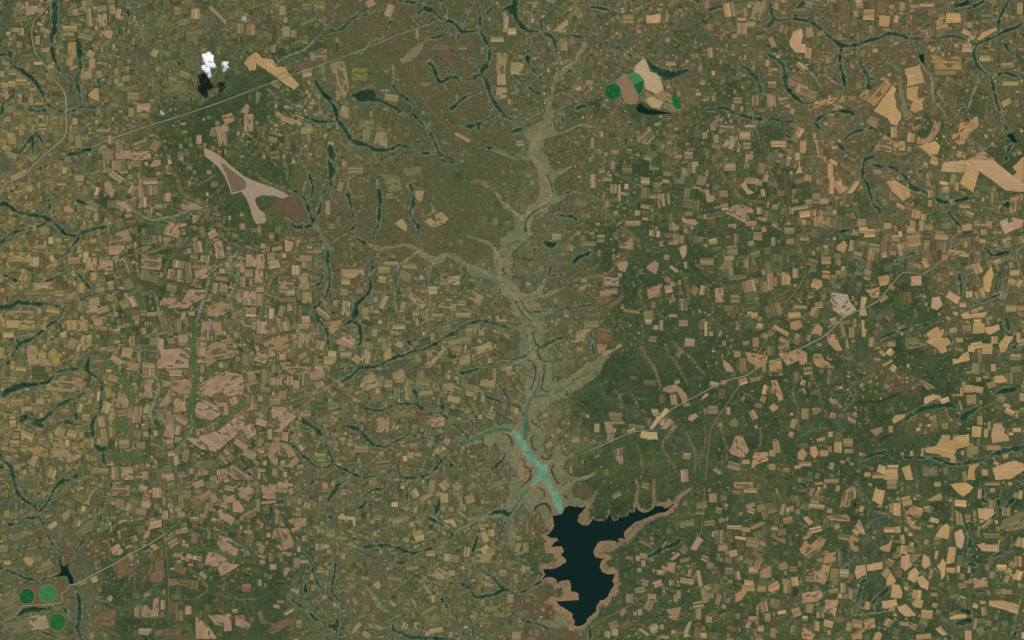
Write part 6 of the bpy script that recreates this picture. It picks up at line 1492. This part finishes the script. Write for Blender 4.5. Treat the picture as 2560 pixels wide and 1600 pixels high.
for i, (kd, P) in enumerate(lines):
    if kd == 'E': ribbon('river', [(x, y, w * .85 * (1 + .35 * math.sin(x * .13 + y * .09))) for x, y, w in P], 0.02 + 0.004 * (i % 7), M_emer, i)

# ---------------------------------------------------------------- the irrigated circles
def disc_pts(cx, cy, r, a0=0, a1=360, n=64):
    return [(cx + r * math.cos(math.radians(a0 + (a1 - a0) * i / n)), cy - r * math.sin(math.radians(a0 + (a1 - a0) * i / n))) for i in range(n if a1 - a0 == 360 else n + 1)]
def crop_mat(name, a, b2, sc=0.08, tracks=True):
    m, nt, b = new_mat(name); n = tex_noise(nt, sc, 5, .65); n2 = tex_noise(nt, .7, 2, .6)
    col = mix_col(nt, ramp(nt, n.outputs['Fac'], .36, .64, 0, 1), tuple(lin(a) * TONE), tuple(lin(b2) * TONE))
    f = ramp(nt, n2.outputs['Fac'], .3, .7, .92, 1.08)
    if tracks:                                # wheel tracks of the pivot, rings about the centre
        tc = nt.nodes.new('ShaderNodeTexCoord'); w = nt.nodes.new('ShaderNodeTexWave'); w.wave_type = 'RINGS'; w.rings_direction = 'Z'
        w.inputs['Scale'].default_value = 0.11; nt.links.new(tc.outputs['Object'], w.inputs['Vector'])
        f = math_n(nt, 'MULTIPLY', f, ramp(nt, w.outputs['Fac'], 0, 1, .95, 1.05))
    nt.links.new(scale_col(nt, col, f), b.inputs['Base Color']); return m
M_c1 = crop_mat('dense crop', (26, 82, 42), (34, 96, 50)); M_c2 = crop_mat('dark crop', (24, 72, 42), (40, 100, 56)); M_c3 = crop_mat('patchy crop', (36, 104, 54), (76, 130, 74), .22)
M_c4 = crop_mat('even crop', (34, 88, 40), (48, 102, 48)); M_c5 = crop_mat('light crop', (62, 118, 72), (76, 126, 78)); M_c6 = crop_mat('deep crop', (22, 96, 52), (26, 104, 56))
M_ring = road_mat('pivot track', (118, 128, 88), (104, 118, 78))
def raised(name, P, cx, cy, z, mat, parent, depth=0.9):
    me = bpy.data.meshes.new(name); L = [(x - cx, cy - y) for x, y in P]
    if sum(L[i][0] * L[(i + 1) % len(L)][1] - L[(i + 1) % len(L)][0] * L[i][1] for i in range(len(L))) < 0: L = L[::-1]
    n = len(L)
    me.from_pydata([(x, y, z) for x, y in L] + [(x, y, z - depth) for x, y in L], [], [list(range(n))] + [[i, i + n, (i + 1) % n + n, (i + 1) % n] for i in range(n)])
    me.update(); return link(name, me, mat, parent)
def circle(cx, cy, r, mat, label):
    t = bpy.data.objects.new('crop_circle', None); COL.objects.link(t); x, y = W(cx, cy); t.location = (x, y, 0.0)
    tag(t, label, 'crop circle', 'irrigated crop circles')
    raised('track_ring', disc_pts(cx, cy, r + 1.5), cx, cy, 0.9, M_ring, t, 1.3)
    raised('crop', disc_pts(cx, cy, r), cx, cy, 1.0, mat, t, 0.3)
    return t
circle(*loc('30', 25.5, 109.7), 19.2, M_c2, 'dark green crop circle, left of the two circles above the pale winding track')
circle(*loc('30', 45.5, 107.6), 21.8, M_c3, 'mottled lighter green crop circle, right of the two above the pale winding track')
circle(*loc('30', 54.5, 134.0), 20.8, M_c4, 'even bright green crop circle, lowest of the bottom left three')
circle(*loc('02', 95.2, 86.5), 20.2, M_c1, 'full green crop circle left of the half-green farm')
def T2(*p): return [loc('02', *q) for q in p]
t = bpy.data.objects.new('half_circle_field', None); COL.objects.link(t); cx, cy = loc('02', 117, 80); x, y = W(cx, cy); t.location = (x, y, 0)
tag(t, 'half-circle field, light green above and dark green below, beside pale tan farmland', 'crop circle', 'irrigated crop circles')
arc = [(109, 72), (113, 69.6), (117, 69.3), (120.5, 71.3), (123, 75), (124.3, 79), (124.2, 83), (122.6, 87), (120, 90)]
raised('crop', T2(*arc[:6], (114.7, 80.3)), cx, cy, 1.0, M_c5, t); raised('crop', T2((114.7, 80.5), (124.3, 76.4), (124.4, 80), (124.1, 83.5), (122.5, 87), (120, 89.6)), cx, cy, 1.01, M_c1, t)
raised('track_ring', T2((108.6, 71.4), (113, 68.8), (117, 68.4), (121, 70.6), (124, 75), (125.2, 79), (125.1, 83), (123.4, 87.6), (120, 91)), cx, cy, 0.9, M_ring, t, 1.4)
t = bpy.data.objects.new('half_circle_field', None); COL.objects.link(t); cx, cy = loc('02', 155, 96); x, y = W(cx, cy); t.location = (x, y, 0)
tag(t, 'deep green lens-shaped field at the right tip of the farm above the black dam', 'crop circle', 'irrigated crop circles')
arc = [(151, 90), (154.5, 91), (157.4, 93), (159.2, 96.3), (159.6, 99.3), (159, 101.8), (157.7, 103.4), (155, 102), (152.2, 97.5), (151.2, 93.5)]
raised('crop', T2(*arc), cx, cy, 1.0, M_c6, t)

# ---------------------------------------------------------------- clouds: lumpy bodies of droplets 1.5 km up
def cloud(label, blobs, h, density, seed, albedo_=(1, 1, 1)):
    """blobs (x, y, r) on the sheet; the body stands h above the ground and casts its own shadow"""
    k = 1 - h / CAM_H; r = random.Random(seed)
    B = [Vector(((x - 1280) * k, (800 - y) * k, h + r.uniform(-.25, .35) * rr)) for x, y, rr in blobs]; R = [q[2] for q in blobs]
    mid = sum(B, Vector()) / len(B)
    import bmesh
    bm = bmesh.new(); bmesh.ops.create_icosphere(bm, subdivisions=5, radius=1)
    from mathutils import noise
    for v in bm.verts:
        d = v.co.normalized(); best = 1.0
        for c_, r_ in zip(B, R):
            oc = mid - c_; bb = oc.dot(d); q = bb * bb - (oc.dot(oc) - r_ * r_)
            if q > 0: best = max(best, -bb + math.sqrt(q))
        p = d * best
        nz = noise.fractal(p * 0.16 + Vector((seed, 0, 0)), 1.0, 2.0, 5) * 2.6 + noise.fractal(p * .55, 1, 2, 4) * .9
        v.co = p + d * nz
    me = bpy.data.meshes.new('cloud'); bm.to_mesh(me); bm.free()
    o = bpy.data.objects.new('cloud', me); COL.objects.link(o); o.location = mid
    m, nt, b = new_mat('cloud droplets'); b.inputs['Base Color'].default_value = (.93, .93, .93, 1); b.inputs['Specular IOR Level'].default_value = 0.0
    n = tex_noise(nt, 0.22, 5, .7)
    nt.links.new(ramp(nt, n.outputs['Fac'], .36, .52, max(0.0, density * 1.4 - 1.0), min(1.0, density)), b.inputs['Alpha'])
    for p_ in me.polygons: p_.use_smooth = True
    me.materials.append(m)
    tag(o, label, 'cloud', 'small white clouds'); return o
cloud('bright white lumpy cloud, larger of the close pair, dark shadow south of it', [(511, 141, 7), (521, 138, 8), (529, 143, 6), (527, 152, 8), (533, 165, 7), (522, 162, 9), (510, 170, 8), (519, 178, 8), (524, 190, 6), (515, 152, 8)], 75, 1.3, 3)
cloud('smaller white cloud puff just right of the large lumpy cloud', [(560, 160, 6), (565, 168, 6), (561, 175, 5), (568, 158, 4)], 75, 0.8, 8)
cloud('faint thin cloud wisp near the top, upper right of the close pair', [(610, 47, 6), (613, 51, 4)], 75, 0.22, 12)
cloud('tiny faint cloud wisp on the left above the straight diagonal road', [(407, 284, 4), (404, 280, 3)], 75, 0.3, 15)
print('objects', len(bpy.data.objects))
